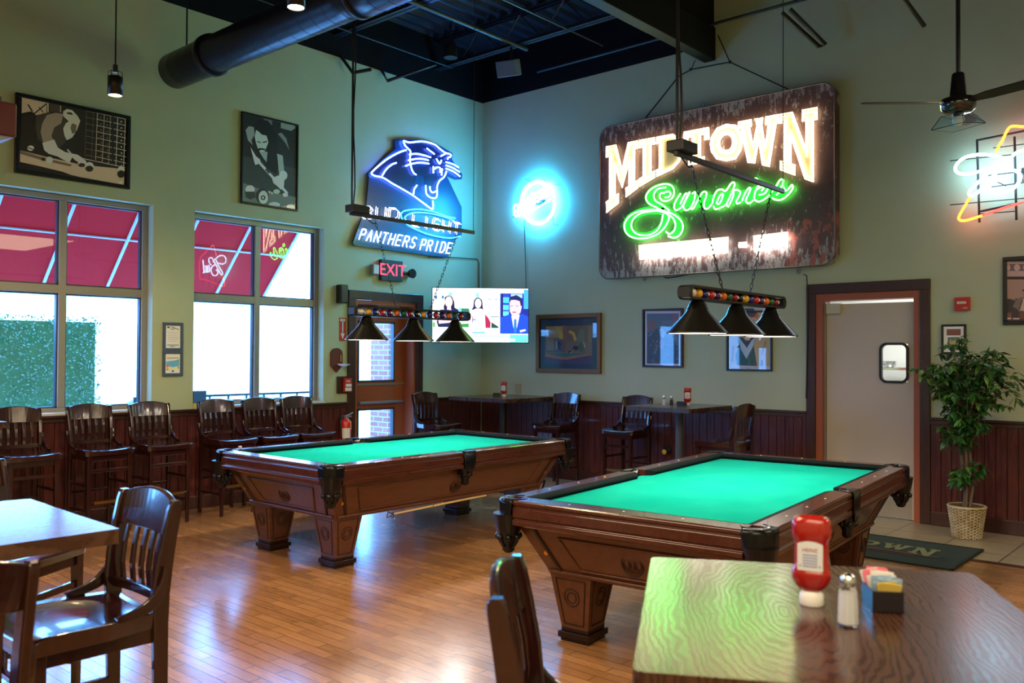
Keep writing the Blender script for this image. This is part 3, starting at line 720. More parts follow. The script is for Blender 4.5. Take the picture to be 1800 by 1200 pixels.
# ================================================================ BILLIARD LIGHTS
BALLC = [(.75,.70,.62),(.85,.45,.03),(.02,.02,.18),(.6,.03,.03),(.06,.02,.14),(.8,.16,.02),(.01,.12,.05),(.28,.01,.03),(.01,.01,.012),(.85,.45,.03),(.02,.03,.25),(.6,.03,.04),(.06,.02,.14),(.8,.16,.02),(.01,.12,.05),(.25,.01,.03)]
def chain(p0, p1, parent, name='chain', sag=0):
    p0, p1 = Vector(p0), Vector(p1); d = p1-p0; L = d.length; n = max(2, int(L/.034)); ax = d.normalized(); m = MB()
    u = ax.orthogonal().normalized(); v = ax.cross(u)
    for k in range(n):
        c = p0+d*(k+.5)/n+Vector((0,0,-sag*sin(pi*(k+.5)/n))); s = u if k % 2 else v
        m.tube([c+ax*.023*cos(a)+s*.009*sin(a) for a in [2*pi*q/8 for q in range(8)]], .0028, 5, closed=True)
    m.build(name, BLK, parent)
DIFF = mat('lit_shade_inside', (.9,.85,.8), .6, em=(1,.80,.66), es=9)
BULB = mat('lit_bulb', (1,1,1), .4, em=(1,.86,.7), es=60)
def billiard_light(label, loc, rz, zbar=1.955):
    # local y along the table; shades centred at -.6,0,.6
    t = thing('billiard_light', label, 'hanging lamp', (loc[0], loc[1], 0), rz, 'three-shade lamps over the pool tables')
    m = MB()
    for s in (-1, 1):   # open ball tray: two rounded hoops joined by rails
        pts = rrect(-.70,.70,-.042,.042,.041,6)
        m.ring([[(s*.036, y, zbar+z) for y, z in pts], [(s*.044, y, zbar+z) for y, z in pts], [(s*.044, y*.985, zbar+z*.70) for y, z in pts], [(s*.036, y*.985, zbar+z*.70) for y, z in pts]], cap=False, closed_v=True, smooth=False)
    m.bb(-.044,.044,-.66,.66,zbar+.036,zbar+.043); m.bb(-.044,.044,-.66,.66,zbar-.043,zbar-.036)
    m.bb(-.04,.04,-.70,-.66,zbar-.03,zbar+.03); m.bb(-.04,.04,.66,.70,zbar-.03,zbar+.03)
    m.build('ball_tray', BLK, t, bevel=.002, seg=1)
    for k in range(16):
        y = -.60+1.20*k/15
        b = MB().sphere((0,y,zbar), .0295, 16).build('billiard_ball', mat('ball_%s' % 'abcdefghijklmnop'[k], BALLC[k], .08, coat=.5), t)
        if k in (2,3,4,7,8,11,12,15): 
            for s in (-1,1): MB().tube([(s*.0285,y,zbar+.0),(s*.0302,y,zbar)], .010, 12).build('number_disc', mat('ball_white', (.8,.78,.7), .2), b)
    for y in (-.53,0,.53):
        sh = MB().lathe([(.182,1.712-1.955+zbar),(.184,1.716-1.955+zbar),(.182,1.72-1.955+zbar),(.072,1.838-1.955+zbar),(.070,1.845-1.955+zbar),(.064,1.85-1.955+zbar),(.062,1.868-1.955+zbar),(.055,1.872-1.955+zbar),(.052,1.89-1.955+zbar),(.038,1.905-1.955+zbar),(.03,1.915-1.955+zbar)], 40, c=(0,y,0), cap=False)
        so = sh.build('lamp_shade', mat('black_shade_metal', (.012,.012,.011), .26, .3), t, solid=.002)
        MB().lathe([(.0,zbar-.112),(.050,zbar-.122),(.175,zbar-.237),(.1785,zbar-.241)], 40, c=(0,y,0), cap=False).build('shade_lining', mat('white_lining', (.9,.86,.8), .6, em=(1,.78,.66), es=3.5), so)
        MB().sphere((0,y,zbar-.17), .032, 12, sq=(1,1,1.3)).build('bulb', BULB, so)
    return t
def hangers(t, rod0, rod1, zr, y0, y1, ch0, ch1, zbar, top=5.4):
    m = MB().bb(-.012,.012,y0,y1,zr-.017,zr+.017); m.build('hanging_bar', BLK, t, bevel=.004)
    MB().bb(-.055,.055,y0-.01,y0+.17,zr+.01,zr+.075).build('junction_box', BLK, t, bevel=.006)
    MB().cyl((0,y0+.02,zr),(0,y0+.02,top),.009,n=8).build('hanging_rod', BLK, t)
    MB().tube([(.01,y0+.02,zr)]+[(.014*sin(k*1.3)+.012,y0+.03,zr+(top-zr)*k/12) for k in range(1,13)], .007, 6).build('power_cord', BLK, t)
    MB().cyl((0,y1-.01,zr),(0,y1-.01,top),.003,n=6).build('hanging_cable', BLK, t)
    chain((0,ch0,zr-.02),(0,-.20,zbar+.043),t); chain((0,ch1,zr-.02),(0,.20,zbar+.043),t)
    MB().tube([(0,ch0-.1,zr-.02),(.0,ch0-.02,zr-.06),(0,ch0,zr-.05)], .005, 6).build('cord_loop', BLK, t)
t = billiard_light('three-shade black lamp with billiard balls hanging over the left pool table, chains spread wide', (2.55,-3.60), 0)
hangers(t, 0, 0, 2.77, -.72, .78, -.45, .56, 1.955, 5.4)
t2 = billiard_light('three-shade black lamp with billiard balls hanging over the right pool table', (5.73,-3.67), .02, 1.972)
hangers(t2, 0, 0, 2.775, -.80, .75, -.62, .54, 1.972, 5.4)
for x, yc, z in ((2.55,-3.60,1.955), (5.73,-3.67,1.972)):
    for y in (-.53,0,.53):
        light('billiard_bulb', 'SPOT', (x, yc+y, z-.20), 46, (1,.88,.78), (0,0,0), spot_size=radians(150), spot_blend=.3, shadow_soft_size=.03)
# ================================================================ PENDANTS
def pendant(label, loc):
    t = thing('pendant_lamp', label, 'pendant lamp', loc, 0, 'black can pendant lamps')
    MB().lathe([(.050,0),(.052,.0),(.052,.135),(.048,.14),(.048,.002)], 28, cap=False).build('lamp_can', mat('bronze_can', (.02,.016,.013), .35, .5), t)
    MB().lathe([(0,.018),(.047,.018)], 28, cap=False).build('lamp_lens', mat('lit_lens', (1,1,1), .5, em=(1,.80,.55), es=45), t)
    m = MB()
    for k in range(6): a = pi*k/3; m.tube([(.048*cos(a),.048*sin(a),.135),(.046*cos(a),.046*sin(a),.175),(.02*cos(a),.02*sin(a),.185)], .003, 5)
    m.build('cage', BLK, t)
    MB().cyl((0,0,.17),(0,0,.225),.018,n=14).build('socket', BLK, t)
    MB().cyl((0,0,.22),(0,0,ZD-loc[2]),.006,n=8).build('stem', BLK, t)
    return t
p0 = pendant('black can pendant lamp lit in front of the photo above the left window', (2.0,-6.04,3.47))
dup(p0, (4.10,-5.94,3.60), 0, 'lit pendant lamp at the top of the picture below the air duct')
dup(p0, (6.3,-6.9,3.60), 0, 'added lit pendant lamp, unseen high above the foreground')  # extra pendant out of view, added for its warm light
for x, y, z in ((2.0,-6.04,3.47), (4.10,-5.94,3.60), (6.3,-6.9,3.6)):
    light('pendant_glow', 'SPOT', (x, y, z-.005), 110, (1,.74,.42), (0,0,0), spot_size=radians(165), spot_blend=.6, shadow_soft_size=.05)
# ================================================================ SIGNS
def kid(o, root):
    # o was built in world coordinates; hang it on root without moving it
    o.parent = root; o.location = -Vector(root.location); return o
def Z(sc, ox, oy, fn): return lambda x, y: fn(ox+x/sc, oy+y/sc)
def neon(name, strokes, f, r, m, root, closed=False, k=4):
    g = MB()
    for s in strokes: g.tube(smooth_path([f(*p) for p in s], closed, k), r, 8, closed=closed)
    return kid(g.build(name, m), root)
def em(name, col, es): return mat(name, col, .4, em=col, es=es)
LET = {'A':[[(0,0),(.5,1),(1,0)],[(.2,.4),(.8,.4)]],'B':[[(0,0),(0,1),(.7,1),(.9,.78),(.65,.53),(0,.53)],[(.65,.53),(1,.28),(.75,0),(0,0)]],'D':[[(0,0),(0,1),(.6,1),(1,.75),(1,.25),(.6,0),(0,0)]],
 'E':[[(.95,1),(0,1),(0,0),(.95,0)],[(0,.52),(.8,.52)]],'G':[[(.95,.9),(.7,1),(.2,1),(0,.75),(0,.25),(.2,0),(.8,0),(1,.2),(1,.5),(.55,.5)]],'H':[[(0,0),(0,1)],[(1,0),(1,1)],[(0,.5),(1,.5)]],
 'I':[[(.5,0),(.5,1)]],'L':[[(0,1),(0,0),(.9,0)]],'N':[[(0,0),(0,1),(1,0),(1,1)]],'P':[[(0,0),(0,1),(.8,1),(1,.75),(.8,.48),(0,.48)]],'R':[[(0,0),(0,1),(.8,1),(1,.75),(.8,.5),(0,.5)],[(.5,.5),(1,0)]],
 'S':[[(.95,.9),(.7,1),(.25,1),(0,.78),(.25,.53),(.75,.47),(1,.25),(.75,0),(.25,0),(0,.1)]],'T':[[(0,1),(1,1)],[(.5,1),(.5,0)]],'U':[[(0,1),(0,.2),(.25,0),(.75,0),(1,.2),(1,1)]],'-':[[(.1,.5),(.9,.5)]],
 'O':[[(.5,0),(.1,.2),(0,.5),(.1,.8),(.5,1),(.9,.8),(1,.5),(.9,.2),(.5,0)]],'M':[[(0,0),(0,1),(.5,.3),(1,1),(1,0)]],'W':[[(0,1),(.25,0),(.5,.8),(.75,0),(1,1)]],'F':[[(.9,1),(0,1),(0,0)],[(0,.52),(.7,.52)]],'X':[[(0,0),(1,1)],[(0,1),(1,0)]]}
def letters(text, x0, y0, x1, y1, h, hx=0, wr=.68, ital=0, gap=None):
    # text from (x0,y0) baseline start to (x1,y1) end, in sketch units with y down; h = letter height
    n = len(text); out = []
    for i, ch in enumerate(text):
        if ch not in LET: continue
        for st in LET[ch]:
            o = []
            for a, b in st:
                u = (i+a*wr+(1-wr)/2)/n
                o.append((x0+(x1-x0)*u+ital*b*h, y0+(y1-y0)*u-b*h))
            out.append(o)
    return out
def straight(name, strokes, f, r, m, root):
    g = MB()
    for s in strokes:
        P = [f(*p) for p in s]
        for a, b in zip(P, P[1:]): g.tube([a, b], r, 6)
        for p in P: g.sphere(p, r*.98, 6)
    return kid(g.build(name, m), root)
WARMN = em('warm_white_neon', (1,.78,.50), 7.5); WHN = em('white_neon', (1,.93,.90), 14); GRN = em('green_neon', (.10,1,.16), 9); GRN2 = em('vivid_green_neon', (.09,1,.10), 14)
# ---- large weathered sign on the back wall
yf = -.17
SG = lambda px, py: PY(px, py, yf)
tl, tr_, br_, bl = SG(1051,221), SG(1461,149), SG(1473,466), SG(1057,489)
x0, x1, z0, z1 = (tl.x+bl.x)/2, (tr_.x+br_.x)/2, (bl.z+br_.z)/2, (tl.z+tr_.z)/2
t = thing('restaurant_sign', 'huge weathered metal sign with white and green neon lettering on the back wall', 'neon sign', ((x0+x1)/2, -.02, (z0+z1)/2))
sm = mat('weathered_sign_face', (.06,.03,.03), .45)
n1 = noise(sm, coords(sm, (3,1,1.0)), 9, 8, .72); n2 = noise(sm, coords(sm, (1,1,1)), 2.0, 5, .6)
geo = nn(sm, 'ShaderNodeTexCoord'); sp = nn(sm, 'ShaderNodeSeparateXYZ'); lk(sm, geo.outputs['Object'], sp.inputs[0])
zz = nn(sm, 'ShaderNodeMapRange'); lk(sm, sp.outputs[2], zz.inputs[0]); H = (z1-z0)/2
zc = (z0+z1)/2
for a, b in ((1, zc-H), (2, zc-H+.42), (3, .17), (4, 0)): zz.inputs[a].default_value = b
z2 = nn(sm, 'ShaderNodeMapRange'); lk(sm, sp.outputs[2], z2.inputs[0])
for a, b in ((1, zc+H), (2, zc+H-.35), (3, .12), (4, 0)): z2.inputs[a].default_value = b
a1 = nn(sm, 'ShaderNodeMath', operation='ADD'); lk(sm, n1, a1.inputs[0]); lk(sm, zz.outputs[0], a1.inputs[1])
a2 = nn(sm, 'ShaderNodeMath', operation='ADD'); lk(sm, a1.outputs[0], a2.inputs[0]); lk(sm, z2.outputs[0], a2.inputs[1])
base = ramp(sm, n2, [(.35,(.065,.032,.032)),(.65,(.125,.068,.058))])
worn = ramp(sm, a2.outputs[0], [(.60,(0,0,0)),(.66,(1,1,1))])
mx = nn(sm, 'ShaderNodeMixRGB'); lk(sm, worn, mx.inputs[0]); lk(sm, base, mx.inputs[1]); mx.inputs[2].default_value = (.34,.31,.29,1)
n3 = noise(sm, coords(sm, (2.2,1,1), (0,0,0), (3.1,0,1)), 4, 8, .7)
xr = nn(sm, 'ShaderNodeMapRange'); lk(sm, sp.outputs[0], xr.inputs[0])
for a, b in ((1, x1-1.1), (2, x1-.5), (3, -.3), (4, 0.02)): xr.inputs[a].default_value = b
zr = nn(sm, 'ShaderNodeMapRange'); lk(sm, sp.outputs[2], zr.inputs[0])
for a, b in ((1, zc-.1), (2, zc-.45), (3, -.3), (4, 0)): zr.inputs[a].default_value = b
a3 = nn(sm, 'ShaderNodeMath', operation='ADD'); lk(sm, n3, a3.inputs[0]); lk(sm, xr.outputs[0], a3.inputs[1]); a4 = nn(sm, 'ShaderNodeMath', operation='ADD'); lk(sm, a3.outputs[0], a4.inputs[0]); lk(sm, zr.outputs[0], a4.inputs[1])
red = ramp(sm, a4.outputs[0], [(.56,(0,0,0)),(.60,(1,1,1))]); mx2 = nn(sm, 'ShaderNodeMixRGB'); lk(sm, red, mx2.inputs[0]); lk(sm, mx.outputs[0], mx2.inputs[1]); mx2.inputs[2].default_value = (.36,.10,.07,1)
lk(sm, mx2.outputs[0], bsdf(sm).inputs['Base Color'])
O = rrect(x0, x1, z0, z1, .14, 8)
kid(MB().prism([(a, yf+.004, b) for a, b in O], (0,.13,0)).build('sign_box', sm, bevel=.012), t)
fr = MB(); fr.tube([(a, yf+.004, b) for a, b in O], .008, 6, closed=True); kid(fr.build('sign_edge', mat('sign_rim', (.16,.12,.11), .4, .4)), t)
# MIDTOWN: slab letters between a straight top line and an arched bottom line
def topl(x): return 258+(189-258)*(x-1065)/(1436-1065)
BOT = [(1065,374),(1110,338),(1135,319),(1180,297),(1225,286),(1275,282),(1330,287),(1375,299),(1436,322)]
def botl(x):
    for (a, b), (c, d) in zip(BOT, BOT[1:]):
        if x <= c: return b+(d-b)*(x-a)/(c-a)
    return BOT[-1][1]
GL = {'M':[(0,1),(.30,1),(.50,.55),(.70,1),(1,1),(1,.84),(.90,.84),(.90,.16),(1,.16),(1,0),(.62,0),(.62,.16),(.72,.16),(.72,.62),(.50,.22),(.28,.62),(.28,.16),(.38,.16),(.38,0),(0,0),(0,.16),(.10,.16),(.10,.84),(0,.84)],
 'I':[(0,1),(1,1),(1,.84),(.75,.84),(.75,.16),(1,.16),(1,0),(0,0),(0,.16),(.25,.16),(.25,.84),(0,.84)],
 'D':[(0,1),(.65,1),(.92,.82),(1,.6),(1,.4),(.92,.18),(.65,0),(0,0),(0,.16),(.12,.16),(.12,.84),(0,.84)],
 'T':[(0,1),(1,1),(1,.66),(.84,.66),(.84,.82),(.66,.82),(.66,.16),(.82,.16),(.82,0),(.18,0),(.18,.16),(.34,.16),(.34,.82),(.16,.82),(.16,.66),(0,.66)],
 'O':[(.5,1),(.8,.93),(.97,.7),(1,.5),(.97,.3),(.8,.07),(.5,0),(.2,.07),(.03,.3),(0,.5),(.03,.7),(.2,.93)],
 'W':[(0,1),(.32,1),(.32,.84),(.27,.84),(.36,.42),(.46,.84),(.42,1),(.60,1),(.58,.84),(.66,.42),(.74,.84),(.68,.84),(.68,1),(1,1),(1,.84),(.93,.84),(.76,0),(.60,0),(.50,.5),(.40,0),(.24,0),(.07,.84),(0,.84)],
 'N':[(0,1),(.32,1),(.70,.42),(.70,.84),(.60,.84),(.60,1),(1,1),(1,.84),(.90,.84),(.90,0),(.68,0),(.28,.62),(.28,.16),(.40,.16),(.40,0),(0,0),(0,.16),(.10,.16),(.10,.84),(0,.84)]}
FACE = mat('cream_letter_face', (.55,.47,.26), .5)
for ch, xa, xb in (('M',1066,1121),('I',1124,1151),('D',1154,1198),('T',1202,1246),('O',1249,1304),('W',1298,1369),('N',1372,1436)):
    def fw(u, v, y=yf-.012):
        x = xa+(xb-xa)*u; return PY(x, botl(x)+(topl(x)-botl(x))*v, y)
    g = GL[ch]; m = MB()
    cu = sum(p[0] for p in g)/len(g); cv = sum(p[1] for p in g)/len(g)
    if ch == 'O':
        inn = [(.5+(a-.5)*.42, .5+(b-.5)*.46) for a, b in g]
        m.ring([[fw(a, b, yf+.002) for a, b in g], [fw(a, b) for a, b in g], [fw(a, b) for a, b in inn], [fw(a, b, yf+.002) for a, b in inn]], cap=False, smooth=False)
    else:
        m.prism([fw(a, b) for a, b in g], (0,.014,0))
    lt = kid(m.build('letter', FACE), t)
    tb = MB(); tb.tube([fw(a, b, yf-.035) for a, b in g], .0065, 6, closed=True)
    # second run of tube just inside the first
    n = len(g)
    def inset(k, d):
        p, q, r = Vector((*g[k-1],0)), Vector((*g[k],0)), Vector((*g[(k+1)%n],0)); e1 = (q-p).normalized(); e2 = (r-q).normalized()
        b = (Vector((e1.y,-e1.x,0))+Vector((e2.y,-e2.x,0))); s = b.length; b = b.normalized(); return q+b*d/max(.5, s/2)
    sc = .05 if ch not in 'I' else .09
    tb.tube([fw(*(inset(k, sc).xy), yf-.035) for k in range(n)], .0050, 6, closed=True)
    if ch == 'O':
        for q in (.42,.58): tb.tube([fw(.5+(a-.5)*q, .5+(b-.5)*(q+.03), yf-.035) for a, b in smooth_path([(c[0],c[1],0) for c in g], True, 2) and [(p.x,p.y) for p in smooth_path([(c[0],c[1],0) for c in g], True, 2)]], .0075, 6, closed=True)
    o = kid(tb.build('neon_tube', WARMN), t)
f = Z(5.625, 1080, 300, lambda a, b: PY(a, b, yf-.04))
neon('green_neon_script', [
 [(495,222),(460,222),(448,255),(470,292),(520,298),(570,270),(590,215),(575,160),(525,132),(440,142),(355,188),(312,255),(335,318),(420,365),(500,410),(540,455),(520,520),(470,590),(400,640),(300,668),(185,660),(115,610),(100,530),(150,450),(250,400),(380,385),(500,400),(600,440),(665,505),(675,575),(640,640),(585,662),(530,645)],
 [(500,212),(540,205),(556,235),(530,262),(500,262)],[(510,165),(430,180),(390,235),(405,295),(470,335),(545,395)],
 [(480,430),(465,510),(420,590),(335,636),(230,628),(172,570),(178,490),(250,425),(350,402),(450,400),(560,450),(602,520),(590,590),(545,625),(510,600)]], f, .0085, GRN2, t)
UND = [[(655,225),(612,290),(590,350),(605,388),(645,375),(680,335),(725,238),(745,215),(700,300),(682,350),(700,388),(745,375),(790,300)],[(650,330),(700,230),(722,232)],
 [(770,225),(800,215),(785,300),(758,368),(782,370),(830,280),(875,212),(910,215),(905,260),(885,320),(892,370),(925,372),(960,330)],
 [(965,330),(985,250),(1020,195),(1065,185),(1100,200),(1160,120),(1190,135),(1150,240),(1110,330),(1130,355)],[(980,350),(1000,380),(1060,360),(1110,330)],[(1010,320),(1040,250),(1075,230),(1055,300),(1030,330),(1010,320)],
 [(1135,340),(1175,250),(1180,200),(1215,190),(1245,215),(1225,265),(1205,300),(1215,325),(1250,310)],[(1262,300),(1290,225),(1330,170),(1345,185),(1310,265),(1300,300),(1330,322),(1375,290)],
 [(1380,280),(1395,200),(1435,140),(1490,130),(1520,160),(1490,220),(1430,240)],[(1405,190),(1440,165),(1480,160),(1455,200)],[(1390,290),(1430,305),(1500,270),(1545,225)],
 [(1550,215),(1600,150),(1640,90),(1670,95),(1665,140),(1690,195),(1720,180),(1755,140),(1762,175),(1715,240),(1650,285),(1590,285),(1560,265)],[(1600,240),(1640,200),(1650,150)]]
neon('green_neon_script', UND, f, .0085, GRN2, t)
neon('green_neon_script', [[(1395+24*cos(a), 100+24*sin(a)) for a in [2*pi*q/8 for q in range(8)]]], f, .0085, GRN2, t, True)
# translucent green enamel behind the script
m = MB(); ge = mat('green_script_enamel', (.02,.50,.06), .6)
def band(pts, wdt):
    P = smooth_path([(a,b,0) for a,b in pts], False, 4)
    for i, (p, q) in enumerate(zip(P, P[1:])):
        d = (q-p).normalized(); nn_ = Vector((-d.y, d.x, 0))*wdt; e = .0002*(i % 5)
        A = [p+nn_, p-nn_, q-nn_, q+nn_]; m.poly([PY(1080+v.x/5.625, 300+v.y/5.625, yf-.001-e) for v in A])
band([(500,262),(530,215),(490,165),(390,190),(350,255),(400,320),(520,400),(500,520),(400,620),(250,650),(130,580),(140,480),(280,405),(450,395),(600,450),(640,560),(570,650)], 38)
band([(620,370),(700,300),(800,300),(900,300),(1000,300),(1100,270),(1200,260),(1300,250),(1400,220),(1500,210),(1600,210),(1720,180)], 62)
kid(m.build('script_enamel', ge), t)
for RB in (letters('RESTAURANT', 245, 868, 1120, 806, 118, wr=.74), [[(1232,738),(1305,735)]], letters('BAR', 1378, 788, 1710, 752, 125, wr=.78)):
    straight('white_neon_word', RB+[[(a+7,b+5) for a,b in s] for s in RB], f, .009, WHN, t)
m = MB(); e_ = mat('cream_letter_enamel', (.75,.66,.42), .5)
for q in ([(235,735),(1130,650),(1130,810),(245,880)],[(1225,705),(1310,700),(1310,760),(1225,765)],[(1370,640),(1720,600),(1720,745),(1378,795)]): m.prism([PY(1080+a/5.625,300+b/5.625,yf-.002) for a,b in q], (0,.003,0))
kid(m.build('letter_panel', e_), t)
m = MB()
for px, py in ((1133,489),(1404,476),(1235,184)): 
    p = PY(px, py, -.12); m.tube([p+Vector((.025*cos(a),0,.03*sin(a))) for a in [2*pi*q/12 for q in range(12)]], .006, 6, closed=True)
for px, py in ((1133,489),(1404,476)): p = PY(px, py, -.10); m.sphere(p, .018, 8)
kid(m.build('sign_eyelet', GREYM), t)
tag(MB().tube([PY(1135,207,-.1), PY(1193,134,-.1), PY(1215,122,-.1), PY(1283,109,-.1), PY(1388,158,-.1)], .008, 6).tube([PY(1283,109,-.1), PY(1262,62,-.1)], .007, 6).tube([PY(1215,122,-.1), PY(1222,106,-.1)], .006, 6).sphere(PY(1283,109,-.1), .02, 8).sphere(PY(1214,122,-.1), .018, 8).build('sign_cable', BLK), 'black support cables from the ceiling beam to the top of the big sign', 'cable')
tag(MB().tube(smooth_path([PY(1166,480,-.05), PY(1170,488,-.03), PY(1190,486,-.03), PY(1230,478,-.03)]), .006, 6).tube([PY(1412,482,-.03), PY(1418,484,-.02), PY(1419,500,-.012)], .006, 6).build('power_cord', BLK), 'black power cord running under the big neon sign', 'cord')
tag(MB().tube([PY(1420,500,-.038), PY(1419,600,-.038), PY(1417,700,-.038)], .006, 6).build('power_cord', BLK), 'black cord running down the left casing of the kitchen door', 'cord')
# ---- panther neon on the window wall
xp = .09
fz = Z(5.219, 620, 230, lambda a, b: PX(a, b, xp))
fb = Z(5.219, 620, 230, lambda a, b: PX(a, b, .055))
base = PX(720, 440, .03)
t = thing('panther_neon_sign', 'blue neon panther head sign with white beer lettering on the window wall', 'neon sign', base)
BLUEP = mat('blue_sign_panel', (.008,.045,.13), .3); BLKSIL = mat('dark_navy_panel', (.004,.006,.04), .35)
m = MB(); m.prism([fb(*p) for p in ((385,80),(470,72),(640,80),(770,118),(915,205),(910,262),(1005,400),(1000,442),(945,445),(860,405),(1000,700),(1000,960),(925,1010),(870,1158),(760,1150),(20,1052),(0,1030),(125,690),(150,420),(145,390),(250,290),(390,165))][::-1], (-.02,0,0))
kid(m.build('back_panel', BLUEP, bevel=.004), t)
m = MB(); f2 = Z(5.219, 620, 230, lambda a, b: PX(a, b, .062)); m.poly([f2(*p) for p in ((470,85),(580,95),(700,100),(800,160),(895,215),(880,260),(860,370),(795,460),(775,600),(700,600),(670,500),(660,420),(590,400),(540,360),(520,180))])
m.poly([f2(*p) for p in ((490,175),(250,310),(180,385),(280,430),(450,530),(725,715),(740,640),(560,580),(580,410),(530,330),(520,200))])
kid(m.build('panther_shape', BLKSIL), t)
BLN = em('blue_violet_neon', (.22,.25,1), 10); BCORE = em('blue_white_neon', (.09,.20,1), 15); CYN = em('cyan_neon', (.05,.45,1), 3.0); WB = em('cool_white_neon', (.55,.78,1), 7)
neon('panther_outline', [[(466,88),(478,130),(510,165),(530,190),(525,260),(535,330),(555,380),(582,402)],[(468,90),(520,105),(580,100),(640,96),(700,107),(760,130),(800,165),(850,200),(897,215),(897,238),(877,243),(870,262)],
 [(490,175),(420,200),(330,250),(250,310),(182,372),(176,395),(205,412),(280,430),(360,480),(450,530),(550,590),(640,655),(725,716),(738,700),(736,640)],[(270,410),(310,350),(360,308),(400,293)],
 [(520,215),(590,210),(660,225),(715,242)],[(510,270),(590,255),(650,258),(695,270)],[(485,322),(540,302),(620,290),(700,300)],[(680,160),(720,190),(750,213)],[(808,232),(850,210)],[(768,255),(798,302),(814,268)],
 [(855,285),(920,305),(970,336)],[(855,315),(920,340),(980,377)],[(855,345),(920,370),(985,417)],[(740,325),(740,387)],[(757,352),(762,336),(800,338),(802,382)],[(820,345),(815,407)],
 [(860,370),(840,420),(795,460),(775,510),(775,560),(768,607),(738,617),(700,602),(675,570),(670,498)],[(708,508),(712,545),(735,565),(765,553)],[(590,498),(565,535),(558,580)]], fz, .0095, BCORE, t, k=4)
neon('blue_neon_oval', [[(990,965),(900,982),(800,972),(700,950),(600,910),(500,858),(450,800),(448,752),(500,727),(620,720),(760,745),(870,785),(940,800)],[(930,822),(850,792),(740,762),(620,748),(530,757),(480,790),(492,825)]], fz, .0085, CYN, t)
for BL in (letters('BUD', 70, 790, 425, 815, 105, wr=.72, ital=.10), letters('LIGHT', 525, 860, 985, 945, 100, wr=.66, ital=.10)):
    straight('white_neon_word', BL+[[(a+15,b+13) for a,b in s] for s in BL], fz, .0036, em('soft_white_neon', (1,.85,.9), 3.5), t)
straight('white_neon_word', letters('PANTHERS', 45, 990, 575, 1075, 92, wr=.60, ital=.34), fz, .0072, WB, t)
straight('white_neon_word', letters('PRIDE', 605, 1085, 905, 1125, 92, wr=.62, ital=.28), fz, .0072, WB, t)
tag(MB().tube([PX(752,452,.03), PX(790,452,.03), PX(838,455,.02), PX(842,462,.015), PX(842,512,.015)], .006, 6).build('power_cord', BLK), 'black cord running from the panther sign to behind the television', 'cord')
# ---- blue ring neon on the back wall
yr = -.07
fz = Z(8.57, 880, 280, lambda a, b: PY(a, b, yr))
t = thing('ring_neon_sign', 'small round light blue neon sign crossed by slanted script on the back wall', 'neon sign', PY(943,356,-.02))
RN = em('sky_blue_neon', (.02,.42,1), 120); RW = em('icy_white_neon', (.08,.50,1), 26)
neon('ring_tube', [[(560+258*cos(a), 655+325*sin(a)) for a in [2*pi*q/28 for q in range(28)]]], fz, .011, RN, t, True, 2)
neon('ring_tube', [[(570+232*cos(a), 655+295*sin(a)) for a in [2*pi*q/28 for q in range(28)]]], fz, .010, RN, t, True, 2)
scr = []
for k in range(9):
    bx, by = 235+58*k*1.08, 800-43*k; s = 1 if k in (0,4) else .72
    scr.append([(bx-25,by+45),(bx-30,by-95*s),(bx+15,by-110*s),(bx+28,by-45*s),(bx-10,by-15),(bx+30,by+5),(bx+25,by+45),(bx-15,by+55)])
neon('script_tube', scr, fz, .012, RW, t)
neon('script_tube', [[(245,860),(420,800),(600,700),(760,600)]], fz, .012, RW, t)
m = MB()
for a, b in (((350,290),(465,340)),((610,285),(660,325)),((775,365),(880,390)),((765,850),(775,975)),((775,975),(850,990)),((750,880),(640,975)),((160,745),(200,750)),((160,865),(200,860))): m.tube([fz(*a)+Vector((0,.03,0)), fz(*b)+Vector((0,.03,0))], .004, 5)
m.tube([PY(940,350,-.05), PY(958,352,-.05)], .006, 6)
kid(m.build('tube_support', BLKP), t)
kid(MB().box(fz(560,640)+Vector((0,.045,0)), (.16,.03,.06)).build('transformer', BLKP), t)
tag(MB().tube([PY(922,386,-.06), PY(922,405,-.02), PY(925,508,-.02)], .005, 6).build('power_cord', BLK), 'thin black cord hanging from the blue ring sign down to the television', 'cord')
# ---- beer neon at the right edge
yb_ = -.16
fz = Z(6, 1660, 240, lambda a, b: PY(a, b, yb_))
t = thing('script_neon_sign', 'neon script sign with orange outline on a black grid at the right edge', 'neon sign', PY(1760,330,-.03))
WN2 = em('bluish_white_neon', (.45,.75,1), 11); ORN = em('orange_neon', (1,.13,.01), 8); RDN = em('red_neon', (1,.03,.02), 5)
neon('white_script_tube', [[(720,255),(620,225),(480,195),(350,190),(220,220),(140,280),(115,340),(150,385),(240,395),(340,375),(425,345)],[(565,250),(470,370),(360,480),(280,560),(260,605),(300,625),(350,590),(430,510),(540,390),(620,300),(662,270)],
 [(620,355),(700,350),(770,370),(805,420),(780,490),(710,560),(620,590),(530,590),(475,550),(490,500),(550,475)],[(715,210),(760,170),(840,145),(920,160),(900,240),(800,320)],
 [(920,300),(880,400),(900,460),(960,440),(1010,300),(990,420),(1030,450)],[(1160,290),(1080,300),(1060,400),(1110,430),(1160,380),(1230,120),(1170,400),(1210,430)]], fz, .013, WN2, t)
neon('orange_tube', [[(545,165),(570,110),(610,45),(650,-40),(690,-98),(740,-110),(840,-102)]], fz, .011, ORN, t)
neon('orange_tube', [[(270,640),(230,710),(155,840),(165,880),(220,885),(330,855),(400,832)]], fz, .011, ORN, t)
neon('red_tube', [[(400,832),(600,762),(840,690),(1100,610),(1380,560)],[(840,-102),(1000,-60),(1380,40)],[(1380,40),(1420,300),(1380,560)]], fz, .011, RDN, t)
m = MB(); g = Z(6, 1660, 240, lambda a, b: PY(a, b, -.09))
